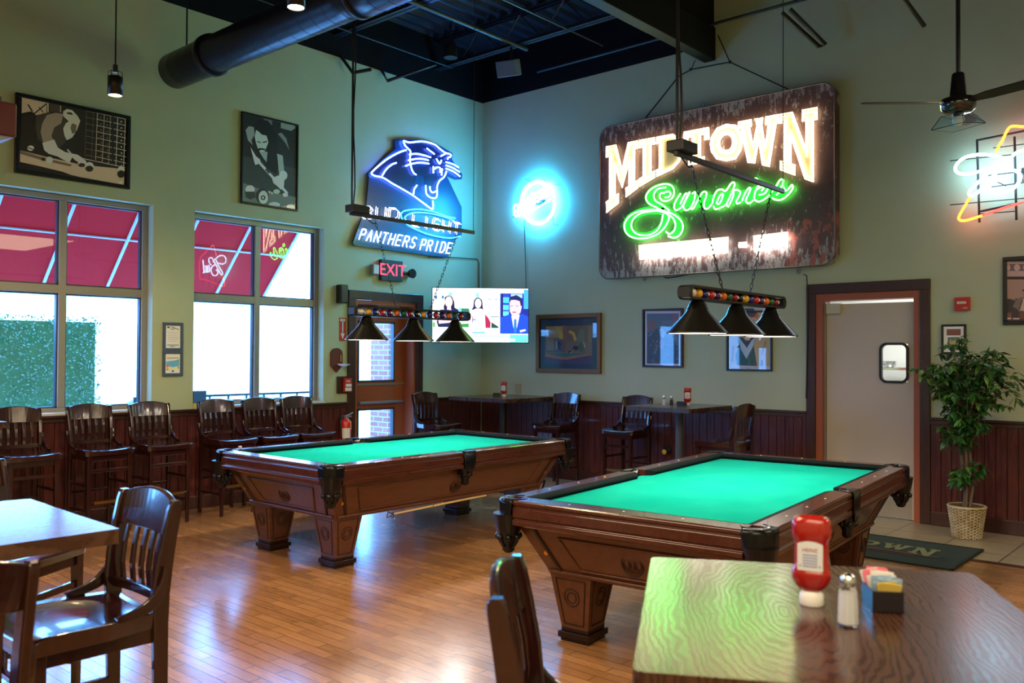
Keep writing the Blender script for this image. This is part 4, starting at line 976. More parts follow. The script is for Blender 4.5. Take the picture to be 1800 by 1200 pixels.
for a, b in (((345,30),(370,905)),((345,40),(1450,-180)),((370,790),(1450,560)),((740,0),(760,880)),((1080,-90),(1090,800)),((1400,-150),(1410,700))): m.tube([g(*a), g(*b)], .0105, 6)
for a, b in (((60,255),(720,190)),((60,720),(1400,600)),((515,120),(1400,10)),((420,415),(1400,300)),((500,530),(1400,410)),((380,815),(770,785)),((560,480),(650,520))): m.tube([g(*a), g(*b)], .005, 6)
kid(m.build('grid_frame', BLK), t)
kid(MB().box(g(980,380)+Vector((0,.04,0)), (.25,.05,.12)).build('transformer', BLKP), t)
# ================================================================ FLAT ARTWORK (prints)
ART = mat('print_ink', (1,1,1), .45, coat=.0); a_ = nn(ART, 'ShaderNodeAttribute', attribute_name='Col'); lk(ART, a_.outputs[0], bsdf(ART).inputs['Base Color'])
ARTG = mat('print_behind_glass', (1,1,1), .5, coat=1); a_ = nn(ARTG, 'ShaderNodeAttribute', attribute_name='Col'); lk(ARTG, a_.outputs[0], bsdf(ARTG).inputs['Base Color']); bsdf(ARTG).inputs['Coat Roughness'].default_value = .02
SCR = mat('lit_screen', (0,0,0), .3); a_ = nn(SCR, 'ShaderNodeAttribute', attribute_name='Col'); lk(SCR, a_.outputs[0], bsdf(SCR).inputs['Emission Color']); bsdf(SCR).inputs['Emission Strength'].default_value = 1.15; bsdf(SCR).inputs['Base Color'].default_value = (.01,.01,.01,1)
def s2l(c): return tuple(((v/255) if v <= 10 else ((v/255+.055)/1.055)**2.4) if v > 10 else v/255/12.92 for v in c)
def art(name, layers, f, n, m, root, step=.0006):
    g = MB()
    for i, (c, p) in enumerate(layers):
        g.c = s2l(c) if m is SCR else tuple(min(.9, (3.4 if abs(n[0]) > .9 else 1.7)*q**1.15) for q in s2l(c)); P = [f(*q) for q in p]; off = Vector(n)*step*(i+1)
        pts = [q+off for q in P]
        v = sum(((pts[k]-pts[0]).cross(pts[(k+1) % len(pts)]-pts[0]) for k in range(1, len(pts)-1)), Vector())
        if v.dot(Vector(n)) < 0: pts = pts[::-1]
        g.poly(pts)
    return kid(g.build(name, m), root)
def ell(cx, cy, rx, ry, n=18, a0=0, rot=0): return [(cx+rx*cos(a0+2*pi*k/n)*cos(rot)-ry*sin(a0+2*pi*k/n)*sin(rot), cy+rx*cos(a0+2*pi*k/n)*sin(rot)+ry*sin(a0+2*pi*k/n)*cos(rot)) for k in range(n)]
def rectp(a, b, c, d): return [(a,b),(c,b),(c,d),(a,d)]
def line(x0, y0, x1, y1, w): 
    d = Vector((x1-x0, y1-y0)).normalized(); n = Vector((-d.y, d.x))*w/2; return [(x0+n.x,y0+n.y),(x1+n.x,y1+n.y),(x1-n.x,y1-n.y),(x0-n.x,y0-n.y)]
def frame(name, label, cat, axis, a0, a1, z0, z1, fw, dp, fm, group=None, pname='frame'):
    # axis 'x': on the window wall (plane x=0, spans y) ; 'y': on the back wall
    loc = (0,(a0+a1)/2,z0) if axis == 'x' else ((a0+a1)/2,0,z0)
    t = thing(name, label, cat, loc, 0, group)
    def B(m, p, q, r, s, d0, d1):
        if axis == 'x': m.bb(d0,d1,p,q,r,s)
        else: m.bb(p,q,-d1,-d0,r,s)
    m = MB(); B(m,a0,a1,z0,z0+fw,0.002,dp); B(m,a0,a1,z1-fw,z1,0.002,dp); B(m,a0,a0+fw,z0+fw,z1-fw,0.002,dp); B(m,a1-fw,a1,z0+fw,z1-fw,0.002,dp)
    kid(m.build(pname, fm, bevel=.004), t)
    m = MB(); B(m,a0+fw*.7,a1-fw*.7,z0+fw*.7,z1-fw*.7,.003,dp*.5); kid(m.build('backing_board', BLKP), t)
    return t, dp*.5
BF = mat('black_picture_frame', (.010,.010,.012), .3)
# wide photo of a player leaning over a table
a, b = PX(32,162,.02), PX(222,331,.02)
t, d = frame('framed_photo', 'wide framed black and white photo of a pool player above the left window', 'picture', 'x', -6.03, -5.005, 3.175, 3.885, .035, .035, BF)
F = Z(6.317, 0, 150, lambda x, y: PX(x, y, .018))
sep = lambda v: (v, int(v*.90), int(v*.80))
L = [(sep(38), [(243,118),(1395,362),(1375,1105),(215,935)]),
 (sep(150), [(243,118),(520,180),(515,310),(400,330),(350,290),(240,310)]), (sep(30), line(310,210,360,290,16)), (sep(30), line(360,330,515,205,14)), (sep(30), line(430,240,480,300,10)), (sep(30), [(235,310),(330,290),(400,310),(250,350)]),
 (sep(160), line(532,180,532,300,14)), (sep(140), line(672,215,672,300,12)), (sep(60), [(550,190),(660,215),(660,300),(550,290)]),
 (sep(150), [(222,720),(500,790),(900,880),(1380,930),(1375,1105),(900,1020),(600,950),(220,850)]), (sep(95), [(222,720),(480,800),(800,880),(780,900),(460,830),(222,760)]), (sep(28), [(222,850),(450,900),(700,960),(800,1000),(215,935)]),
 (sep(60), [(400,340),(480,310),(600,300),(700,310),(760,460),(720,640),(640,700),(600,620),(480,640),(420,600),(395,470)]),
 (sep(120), [(450,520),(470,420),(520,330),(620,305),(700,320),(680,420),(600,470),(570,560),(600,640),(480,640)]),
 (sep(195), [(468,640),(600,600),(640,690),(720,740),(860,770),(920,810),(900,850),(840,840),(800,800),(770,860),(690,820),(640,790),(540,760),(490,720)]),
 (sep(175), [(700,290),(740,262),(800,275),(860,340),(890,395),(870,450),(850,500),(800,580),(740,610),(715,560),(700,480),(730,420),(760,400),(700,340)]), (sep(40), [(735,300),(790,300),(810,330),(750,320)]), (sep(210), [(705,500),(760,520),(800,560),(770,570),(740,550),(710,540)]), (sep(90), [(800,420),(850,440),(840,520),(800,540),(780,470)]),
 (sep(215), line(745,712,870,850,16)), (sep(200), line(860,800,1385,912,7)), (sep(220), ell(910,860,48,42)), (sep(50), ell(905,885,38,22)), (sep(215), ell(990,900,50,48)), (sep(45), ell(990,925,44,34)),
 (sep(205), ell(338,698,38,30)), (sep(45), line(305,690,375,715,10)), (sep(205), ell(545,830,40,38)), (sep(40), [(455,815),(485,795),(505,840),(460,838)]), (sep(210), ell(1342,935,40,35)), (sep(30), ell(1342,985,42,42)), (sep(235), ell(1335,1078,24,16))]
for k, x in enumerate((960,1035,1080,1155,1225,1305,1390)): L.append((sep((90,90,150,140,120,190,190)[k]), line(x, 262+ (x-950)*.22, x-22, 790+(x-950)*.28, 4 if k < 2 else 7)))
for k in range(8):
    y = 285+k*70; L.append((sep(110), line(945,y,1050,y+22,4))); L.append((sep(165), line(1065,y+20,1235,y+58,6))); L.append((sep(185), line(1255,y+60,1392,y+92,6)))
    for x in (1120,1190,1345): L.append((sep(100 if x < 1300 else 190), ell(x-4,y+75+(x-1120)*.2,9,8,8)))
art('photo_print', L, F, (1,0,0), ARTG, t, .0002)
# tall photo
t, d = frame('framed_photo', 'tall framed black and white photo of a pool player above the right window', 'picture', 'x', -3.80, -3.075, 3.205, 4.195, .022, .03, BF)
F = Z(6, 400, 180, lambda x, y: PX(x, y, .017))
g = lambda v: (int(v*.92), int(v*.98), int(v*.95))
L = [(g(28), [(160,105),(740,245),(710,1140),(130,1055)]), (g(48), [(150,560),(730,700),(710,1140),(130,1055)]), (g(95), [(145,840),(300,900),(460,940),(720,1000),(710,1140),(130,1055)]), (g(110), [(562,205),(705,245),(715,270),(670,300),(562,270)]), (g(85), [(370,165),(470,175),(470,240),(430,225)]),
 (g(120), [(190,290),(225,250),(275,260),(290,330),(250,400),(265,450),(215,400)]), (g(105), [(530,330),(570,320),(620,380),(650,500),(610,430)]), (g(20), [(275,230),(330,180),(420,190),(470,250),(520,360),(540,560),(520,760),(420,700),(330,560),(290,420)]),
 (g(150), [(300,290),(330,310),(360,340),(410,350),(430,420),(400,500),(360,560),(320,490),(300,430),(285,360)]), (g(30), [(310,405),(350,420),(350,430),(312,418)]), (g(30), [(370,415),(415,405),(415,418),(372,428)]), (g(25), [(310,490),(345,480),(400,490),(395,505),(350,500),(330,515)]), (g(130), [(345,520),(420,520),(410,630),(370,580)]),
 (g(165), [(240,470),(300,570),(340,600),(350,640),(290,660),(270,590)]), (g(130), [(520,540),(580,560),(600,760),(540,740)]), (g(185), line(330,630,630,960,26)), (g(60), line(400,700,440,745,24)), (g(175), [(465,800),(530,770),(600,800),(590,900),(560,920),(520,880),(480,850)]), (g(190), ell(585,770,45,50)),
 (g(190), ell(235,920,50,48)), (g(45), [(185,940),(285,940),(290,1000),(240,1025),(195,1000)]), (g(35), ell(365,985,68,80)), (g(185), ell(375,1000,50,70)), (g(40), ell(372,1005,26,26)), (g(190), ell(372,1005,10,14)), (g(150), ell(515,940,35,25)), (g(160), ell(490,1080,60,30)), (g(190), ell(605,975,30,22)), (g(170), ell(440,945,10,12)), (g(170), ell(465,958,10,12)), (g(150), ell(660,1100,40,25))]
art('photo_print', L, F, (1,0,0), ARTG, t, .0002)
# two small notices
BFR = mat('dusty_blue_frame', (.07,.10,.17), .5)
for nm, z0_, z1_, lab in (('a',1.612,1.90,'small blue framed printed certificate between the windows, the upper one'), ('b',1.36,1.65-.035,'small blue framed notice with a colourful beach picture, the lower one')):
    t, d = frame('framed_notice', lab, 'framed notice', 'x', -4.65, -4.435, z0_, z1_, .03, .02, BFR)
    y0_, y1_ = -4.62, -4.465; f = lambda u, v: Vector((.0105, y0_+(y1_-y0_)*u, z1_-.03-(z1_-z0_-.06)*v))
    L = [((175,175,178), rectp(0,0,1,1))]
    if nm == 'a':
        L += [((50,50,55), rectp(.1,.05,.28,.12)), ((60,60,65), line(.38,.06,.9,.18,.035)), ((70,70,75), rectp(.3,.15,.6,.18))]
        for k in range(6): L.append(((130,130,135) if k != 3 else (170,100,100), rectp(.1+.06*(k % 2), .28+.08*k, .92-.07*(k % 3), .30+.08*k)))
        L += [((230,230,232), rectp(.0,.82,1,.92)), ((60,60,65), rectp(.1,.85,.9,.88)), ((60,60,65), rectp(.3,.92,.6,.95))]
    else:
        L += [((80,80,85), rectp(.1,.2,.9,.235)), ((210,140,70), rectp(.12,.27,.6,.29)), ((70,120,175), [(.05,.40),(.5,.36),(.95,.32),(.95,.62),(.5,.7),(.05,.62)]), ((185,180,130), [(.05,.62),(.5,.70),(.95,.62),(.95,.82),(.05,.84)]), ((180,80,50), ell(.15,.62,.08,.10,8)), ((180,90,40), ell(.15,.80,.08,.05,8)), ((60,130,60), [(.6,.36),(.95,.28),(.95,.36)]), ((60,50,60), ell(.88,.7,.03,.08,8)), ((50,50,70), [(.42,.86),(.6,.86),(.56,.94),(.46,.94)])]
    art('notice_print', L, f, (1,0,0), ARTG, t, .0002)
# gold framed painting
GOLD = mat('gold_brown_frame', (.20,.085,.03), .35, .4)
t, d = frame('framed_painting', 'gold framed painting of an old billiard hall on the back wall', 'picture', 'y', 1.02, 2.06, 1.36, 2.12, .055, .04, GOLD)
F = Z(9.233, 920, 540, lambda x, y: PY(x, y, -.021))
L = [((34,52,76), [(290,200),(1190,185),(1185,1010),(285,985)]), ((110,90,70), [(365,310),(1120,290),(1115,925),(345,910)]), ((125,112,70), [(365,310),(690,300),(690,480),(370,500)]), ((150,125,60), [(520,310),(570,320),(640,430),(650,540),(580,500),(560,420)]), ((90,75,60), [(700,300),(1050,295),(1050,560),(700,560)]), ((155,125,55), [(720,400),(760,370),(830,410),(870,520),(830,560),(800,450)]), ((85,95,80), [(900,380),(950,330),(1000,400),(1000,560),(860,560)]),
 ((70,80,95), [(370,500),(680,520),(680,720),(370,730)]), ((110,75,65), [(640,310),(690,310),(690,720),(665,720)]), ((110,100,95), [(380,510),(500,510),(500,700),(380,700)]), ((95,85,75), [(700,560),(1110,560),(1110,740),(700,720)]), ((30,95,95), [(380,740),(1060,740),(700,800),(620,800)]), ((130,90,75), [(370,760),(620,815),(700,815),(1060,755),(1060,775),(690,850),(610,840),(370,790)]), ((62,55,85), [(350,800),(620,850),(700,850),(1115,775),(1115,925),(345,910)]),
 ((25,35,55), ell(850,660,45,40)), ((40,30,30), [(720,720),(820,680),(830,720),(740,745)]), ((160,150,140), line(760,740,830,690,10)), ((150,140,130), line(535,540,540,680,14)), ((25,35,60), ell(590,620,28,70)), ((50,80,60), ell(940,650,40,80)), ((150,140,130), line(980,560,1000,650,14)), ((150,80,70), ell(605,640,12,12))]
art('painting_print', L, F, (0,-1,0), ARTG, t, .0002)
# two portrait pictures
DF = mat('dark_brown_frame', (.03,.012,.010), .35)
t, d = frame('framed_portrait', 'dark framed bluish portrait of a man left of the right hanging lamp', 'picture', 'y', 2.665, 3.215, 1.452, 2.142, .022, .03, DF)
F = Z(7.2, 1130, 530, lambda x, y: PY(x, y, -.016))
L = [((165,165,190), [(30,120),(475,118),(475,815),(30,800)]), ((72,98,122), [(50,150),(455,148),(455,785),(50,780)]), ((105,88,105), [(50,250),(160,230),(170,370),(50,380)]), ((85,105,130), [(230,240),(455,240),(455,500),(300,430)]), ((50,72,98), [(60,400),(200,330),(240,400),(380,470),(450,590),(450,785),(50,785),(50,560)]), ((125,95,100), [(370,160),(450,160),(450,330),(400,300)]), ((120,140,165), [(205,350),(250,330),(290,390),(270,460),(220,440)]), ((48,70,92), [(230,600),(450,560),(450,785),(250,785)]), ((100,88,115), ell(245,540,40,60))]
random.seed(5)
for k in range(26): x = random.uniform(70,430); y = random.uniform(360,770); L.append(((random.choice((105,125,145)),)*1+(random.choice((125,145,165)),)+(random.choice((155,175,195)),), line(x,y,x+random.uniform(-40,40),y+random.uniform(10,60),5)))
L += [((60,60,60), line(210,803,260,804,4))]
art('portrait_print', L, F, (0,-1,0), ARTG, t, .0002)
t, d = frame('framed_portrait', 'green framed portrait of a man in vest and tan jacket behind the right hanging lamp', 'picture', 'y', 3.765, 4.30, 1.428, 2.085, .02, .03, mat('dark_green_frame', (.012,.03,.025), .35))
L = [((160,160,175), [(1090,80),(1620,80),(1620,870),(1090,860)]), ((160,150,125), [(1108,95),(1600,95),(1600,815),(1108,800)]), ((150,135,105), [(1110,440),(1230,440),(1200,800),(1110,800)]), ((160,142,110), [(1400,440),(1600,440),(1600,815),(1430,800)]), ((35,80,82), [(1200,450),(1420,450),(1405,560),(1445,815),(1190,805),(1175,680),(1210,560)]), ((150,165,185), [(1215,450),(1300,560),(1420,450),(1400,560),(1310,725),(1240,600)]), ((60,70,90), [(1255,450),(1400,450),(1315,590)]), ((185,150,125), [(1270,450),(1370,450),(1350,490),(1300,490)]), ((180,140,115), ell(1370,215,85,110)), ((75,60,80), [(1255,85),(1400,85),(1470,180),(1380,200),(1270,160)]), ((185,95,70), ell(1440,185,22,30)), ((50,50,60), ell(1320,755,10,10)), ((60,62,100), [(1495,740),(1520,740),(1515,810),(1490,810)]), ((95,85,75), line(1560,500,1500,680,8)), ((110,105,105), line(1140,560,1130,760,14)), ((70,70,70), line(1310,840,1365,842,5))]
art('portrait_print', L, F, (0,-1,0), ARTG, t, .0002)
# sepia photo at the right edge
t, d = frame('framed_photo', 'black framed sepia photo cut by the right picture edge', 'picture', 'y', 6.505, 7.45, 1.885, 2.50, .035, .03, BF)
F = Z(7.5, 1740, 440, lambda x, y: PY(x, y, -.017))
L = [((70,52,58), rectp(212,150,1150,940)), ((165,140,138), rectp(212,150,1150,345)), ((105,85,95), rectp(212,180,1150,270)), ((172,150,140), ell(245,225,26,42)), ((172,150,140), ell(358,225,42,45)), ((172,150,140), ell(480,225,42,45)), ((172,150,140), ell(600,225,42,45)), ((50,30,42), rectp(212,345,1150,382)), ((150,122,112), rectp(218,382,1150,640)), ((55,40,50), [(218,640),(1150,600),(1150,940),(218,940)]), ((150,120,120), line(225,615,340,655,14)), ((110,95,85), [(350,650),(410,615),(520,610),(560,800),(400,830),(370,780),(300,740)]), ((165,150,140), [(430,640),(480,640),(470,800),(390,790)]), ((30,22,28), line(430,650,390,780,12)), ((140,115,100), ell(465,560,34,48)), ((30,22,25), [(420,520),(500,505),(500,540),(440,535)]), ((100,60,50), rectp(390,800,520,905)), ((180,165,150), rectp(225,885,285,908)), ((180,165,150), rectp(305,890,390,908)), ((120,70,65), rectp(230,820,285,880)), ((95,75,70), [(700,560),(800,560),(820,905),(690,905)])]
art('photo_print', L, F, (0,-1,0), ARTG, t, .0002)
t, d = frame('framed_notice', 'small black framed picture half hidden by the top of the ficus', 'picture', 'y', 5.985, 6.20, 1.62, 1.90, .02, .025, BF)
f = lambda u, v: Vector((6.005+.175*u, -.014, 1.88-.24*v))
art('notice_print', [((205,205,200), rectp(0,0,1,1)), ((120,70,60), rectp(.15,.1,.85,.35)), ((90,95,90), rectp(.2,.42,.8,.9)), ((160,150,110), rectp(.3,.5,.6,.7))], f, (0,-1,0), ARTG, t, .0002)
# ================================================================ TELEVISION
tc = Vector((.735,-.80,0)); uu = Vector((cos(radians(45)), sin(radians(45)), 0)); nrm = Vector((uu.y, -uu.x, 0))
t = thing('television', 'flat television showing a news interview, mounted across the corner', 'television', (tc.x, tc.y, 1.72))
def TB(m, a, b, z0, z1, d0, d1): 
    R = Matrix.Rotation(radians(45), 3, 'Z'); c = tc+uu*(a+b)/2-nrm*0+nrm*(d0+d1)/2; m.box((c.x, c.y, (z0+z1)/2), (b-a, d1-d0, z1-z0), rot=R)
m = MB(); TB(m, -.62,.62,1.735,2.445,-.045,0); kid(m.build('tv_body', BLKP, bevel=.006), t)
m = MB(); TB(m,-.62,.62,1.735,1.748,0,.006); TB(m,-.62,.62,2.437,2.445,0,.006); TB(m,-.62,-.611,1.735,2.445,0,.006); TB(m,.611,.62,1.735,2.445,0,.006); kid(m.build('tv_bezel', BLKP), t)
m = MB(); TB(m,-.15,.15,1.95,2.25,-.09,-.045); m.tube([tc-nrm*.08+Vector((0,0,2.1)), Vector((.02,-.02,2.1))], .025, 8); kid(m.build('wall_mount', BLK), t)
def F(x, y): return tc+uu*(-.611+1.222*(x-200)/1483)+nrm*.001+Vector((0,0,2.437-.689*(y-165)/838))
wht = (232,244,250)
L = [(wht, rectp(200,165,1683,1003)), ((200,238,240), rectp(215,400,330,600)), ((215,238,240), rectp(300,600,1240,780)), ((120,225,215), rectp(450,235,500,290)), ((130,225,220), rectp(870,235,915,330)), ((110,190,190), rectp(1065,325,1100,350)), ((110,190,190), rectp(1165,325,1200,350)), ((40,90,170), rectp(235,285,270,335)), ((30,110,160), rectp(340,285,375,330)), ((60,120,110), rectp(1100,600,1225,612)), ((110,220,225), rectp(600,470,640,560)),
 ((30,110,90), [(640,480),(760,480),(790,620),(650,620)]), ((40,140,60), [(620,720),(760,715),(760,770),(620,770)]), ((70,170,70), rectp(205,700,240,770)), ((40,80,130), [(330,780),(600,780),(600,870),(330,850)]), ((190,228,236), rectp(200,770,1235,860)),
 ((14,16,60), [(385,310),(440,280),(500,300),(535,380),(540,470),(600,500),(560,520),(380,510),(370,460),(390,400)]), ((16,20,75), [(320,500),(600,500),(600,640),(540,770),(290,770),(265,690)]), ((245,200,215), ell(450,380,58,85)), ((245,195,210), [(430,440),(480,440),(490,510),(420,500)]), ((250,190,200), [(290,660),(500,650),(500,700),(300,720)]),
 ((24,14,70), [(835,360),(870,315),(920,310),(965,350),(975,450),(985,520),(930,500),(870,500),(840,530),(800,510),(830,450)]), ((250,225,228), ell(902,400,50,75)), ((250,225,225), [(800,510),(870,480),(950,480),(1030,530),(1240,770),(1210,775),(1010,620),(1000,770),(820,770),(760,690)]), ((240,240,225), [(830,520),(1000,540),(1005,780),(850,780),(820,650)]), ((160,30,80), [(1010,570),(1060,620),(1100,700),(1095,780),(1020,780)]), ((20,70,60), [(1110,690),(1220,760),(1220,780),(1110,780)]), ((140,80,160), rectp(812,600,826,700)), ((90,150,200), rectp(826,640,870,665)),
 ((225,235,240), ell(880,830,140,18)), ((60,180,190), rectp(820,845,1010,865)), ((205,240,240), rectp(200,870,1683,1003)), ((180,232,228), rectp(850,890,1400,935)), ((95,225,215), rectp(1400,885,1683,1003)), ((225,245,245), rectp(850,945,1480,985)),
 ((20,40,150), rectp(1245,240,1683,868)), ((30,60,190), rectp(1260,250,1380,600)), ((70,180,225), rectp(1290,300,1385,390)), ((80,190,230), rectp(1290,420,1380,500)), ((90,200,225), rectp(1290,520,1380,590)), ((15,20,90), rectp(1265,250,1290,600)), ((60,160,235), rectp(1610,180,1683,480)), ((20,40,140), rectp(1600,480,1683,580)), ((150,190,235), rectp(1410,250,1590,310)),
 ((22,70,200), [(1245,620),(1380,570),(1600,560),(1683,600),(1683,868),(1245,868)]), ((235,240,250), [(1420,590),(1550,570),(1510,760),(1480,868),(1450,760)]), ((30,110,190), [(1462,640),(1498,640),(1505,830),(1480,868),(1455,830)]), ((245,185,195), [(1390,380),(1420,320),(1500,315),(1570,360),(1580,450),(1560,540),(1500,600),(1440,600),(1395,520)]), ((20,30,90), [(1380,350),(1410,290),(1500,265),(1570,310),(1590,420),(1565,440),(1550,360),(1480,340),(1410,345),(1395,390)]), ((150,50,80), rectp(1435,525,1490,540)), ((80,60,100), rectp(1405,430,1440,440)), ((80,60,100), rectp(1490,430,1525,440)), ((240,243,250), [(1550,815),(1640,795),(1645,820),(1560,845)]), ((200,60,90), ell(1635,972,12,12,8))]
art('screen', L, F, nrm, SCR, t, .0001)
# ================================================================ SMALL WALL THINGS
def textmesh(name, body, size, mt, root, loc, rot, ext=.001, align='CENTER'):
    cu = bpy.data.curves.new(name, 'FONT'); cu.body = body; cu.size = size; cu.extrude = ext; cu.align_x = align; cu.align_y = 'CENTER'; cu.resolution_u = 3
    tmp = bpy.data.objects.new(name, cu); COL.objects.link(tmp); bpy.context.view_layer.update()
    me = bpy.data.meshes.new_from_object(tmp.evaluated_get(bpy.context.evaluated_depsgraph_get())); me.name = name
    bpy.data.objects.remove(tmp); me.materials.clear(); me.materials.append(mt)
    o = bpy.data.objects.new(name, me); COL.objects.link(o); o.parent = root; o.rotation_euler = rot; o.location = Vector(loc)-Vector(root.location) if root else loc
    return o
RX = (pi/2, 0, pi/2); RY = (pi/2, 0, 0)      # facing +x, facing -y
RED = mat('fire_red', (.5,.02,.015), .4); 
t = thing('exit_sign', 'red lettered EXIT sign with two emergency lamp heads over the street door', 'exit sign', (0,-1.69,2.50))
kid(MB().bb(.001,.06,-1.87,-1.52,2.505,2.765).build('sign_case', mat('dark_teal_case', (.012,.03,.04), .4), bevel=.006), t)
textmesh('exit_lettering', 'EXIT', .21, mat('lit_exit_red', (.6,.02,.05), .5, em=(1,.04,.09), es=1.6), t, (.0615,-1.69,2.635), RX)
for y, s in ((-1.98,-1), (-1.40,1)):
    m = MB().tube([(.03,-1.69+s*.17,2.62),(.05,y,2.62)], .02, 8); kid(m.build('lamp_arm', BLKP), t)
m = MB().lathe([(.02,-.08),(.05,-.05),(.062,0),(.058,.005)], 20, c=(.09,-1.38,2.62), axis='x'); kid(m.build('lamp_head', BLKP), t)
kid(MB().bb(.02,.09,-2.03,-1.93,2.56,2.69).build('lamp_head', GREYM, bevel=.012), t); kid(MB().bb(.09,.094,-2.02,-1.94,2.575,2.675).build('lamp_lens', WHITE), t)
t = thing('wall_speaker', 'small black box speaker on the wall left of the street door', 'speaker', (0,-2.46,2.19))
kid(MB().bb(.001,.10,-2.52,-2.41,2.19,2.41).build('speaker_case', BLKP, bevel=.01), t); kid(MB().bb(.10,.104,-2.505,-2.425,2.205,2.395).build('speaker_grille', BLK), t)
t = thing('fire_arrow_sign', 'red and white fire extinguisher arrow sign beside the street door', 'sign', (0,-2.415,1.745))
kid(MB().bb(.001,.004,-2.465,-2.367,1.745,2.022).build('sign_plate', RED), t)
m = MB(); P = lambda a, b: (.0045, -2.416+a, 1.745+b)
m.poly([P(-.007,.23),P(-.007,.09),P(-.03,.09),P(0,.02),P(.03,.09),P(.007,.09),P(.007,.23)][::-1])
m.poly([P(-.035,.262),P(.035,.262),P(.035,.235),P(-.035,.235)]); kid(m.build('arrow', WHITE), t)
textmesh('fire_lettering', 'FIRE', .022, RED, t, (.006,-2.416,1.993), RX)
t = thing('wall_sconce', 'wooden wall plaque with small white glass bowl beside the street door', 'sconce', (0,-2.50,1.36))
pts = [(-.085,.08),(-.085,.22)]+[(-.085*cos(a), .22+.07*sin(a)) for a in [pi*k/10 for k in range(1,10)]]+[(.085,.22),(.085,.08),(0,.0)]
kid(MB().prism([(.001,-2.51+a,1.37+b) for a,b in pts], (.02,0,0)).build('plaque', mat('reddish_plaque', (.13,.03,.02), .4), bevel=.003), t)
kid(MB().lathe([(0,1.44),(.03,1.445),(.075,1.465),(.078,1.472)], 20, c=(.10,-2.47,0), cap=False).build('glass_bowl', mat('opal_glass', (.8,.8,.85), .2)), t)
kid(MB().tube([(.02,-2.49,1.45),(.1,-2.47,1.445)], .006, 6).tube([(.03,-2.46,1.50),(.03,-2.46,1.58)], .008, 6).build('bracket', BRASS), t)
t = thing('fire_pull_station', 'red fire alarm pull box in dark wood surround beside the street door', 'fire alarm', (0,-2.40,1.12))
kid(MB().bb(.001,.02,-2.50,-2.30,1.12,1.325).build('surround', CASING, bevel=.004), t)
kid(MB().bb(.02,.055,-2.42,-2.31,1.14,1.30).build('alarm_case', RED, bevel=.004), t)
kid(MB().bb(.055,.066,-2.405,-2.325,1.20,1.235).bb(.055,.058,-2.412,-2.318,1.15,1.19).build('pull_bar', WHITE, bevel=.002), t)
textmesh('fire_lettering', 'FIRE', .034, WHITE, t, (.056,-2.365,1.265), RX)
t = thing('fire_extinguisher', 'red fire extinguisher hanging below the window wall ledge beside the street door', 'fire extinguisher', (.10,-2.44,.50))
m = MB().lathe([(.0,.50),(.06,.502),(.066,.51),(.067,.78),(.055,.815),(.025,.835),(.022,.85)], 28, c=(.10,-2.44,0)); kid(m.build('cylinder', mat('extinguisher_red', (.55,.02,.02), .2, coat=.5)), t)
kid(MB().ring([[(.10+.0678*cos(a), -2.44+.0678*sin(a), z) for a in [-1.25+1.5*q/10 for q in range(11)]] for z in (.60,.72)], closed_u=False, cap=False).build('label_sleeve', mat('label_paper', (.6,.58,.52), .5)), t)
kid(MB().bb(.075,.125,-2.47,-2.41,.835,.865).tube([(.10,-2.44,.86),(.12,-2.40,.875),(.14,-2.36,.90)], .008, 6).tube([(.10,-2.44,.85),(.14,-2.38,.855)], .008, 6).build('valve_handle', GREYM), t)
kid(MB().tube(smooth_path([(.10,-2.46,.85),(.12,-2.52,.82),(.13,-2.53,.70),(.14,-2.52,.58)]), .010, 8).build('hose', BLKP), t)
kid(MB().bb(.155,.158,-2.44,-2.40,.70,.80).build('inspection_tag', mat('tag_yellow', (.7,.6,.2), .5)), t)
kid(MB().bb(.024,.04,-2.47,-2.41,.55,.83).build('wall_bracket', BLK), t)
t = thing('alarm_strobe', 'red fire alarm strobe box right of the kitchen door', 'fire alarm', (6.17,0,2.02))
kid(MB().bb(6.107,6.235,-.05,-.001,2.025,2.15).build('strobe_case', RED, bevel=.005), t); kid(MB().bb(6.13,6.21,-.062,-.05,2.085,2.11).build('strobe_lens', mat('clear_lens', (.6,.6,.55), .15), bevel=.004), t)
textmesh('fire_lettering', 'FIRE', .022, WHITE, t, (6.20,-.0515,2.048), RY)
t = thing('gas_valve', 'yellow and black round valve low on the back wall between two bar chairs', 'valve', (3.02,0,.44))
kid(MB().lathe([(.05,.0),(.05,.03),(.035,.045)], 18, c=(3.02,-.024,.49), axis='y').build('valve_body', BLKP), t)
kid(MB().lathe([(0,.05),(.025,.05),(.03,.045),(.03,.035)][::-1], 16, c=(3.0,-.03,.47), axis='y').build('valve_cap', mat('yellow_cap', (.75,.5,.05), .3)), t)
t = thing('switch_plate', 'beige wall plate above the corner table', 'switch plate', (1.0,0,1.1))
pp = PY(911,691,0)
kid(MB().bb(pp.x-.05,pp.x+.05,-.01,-.001,1.07,1.20).build('plate', mat('beige_plate', (.42,.38,.26), .5), bevel=.003), t)
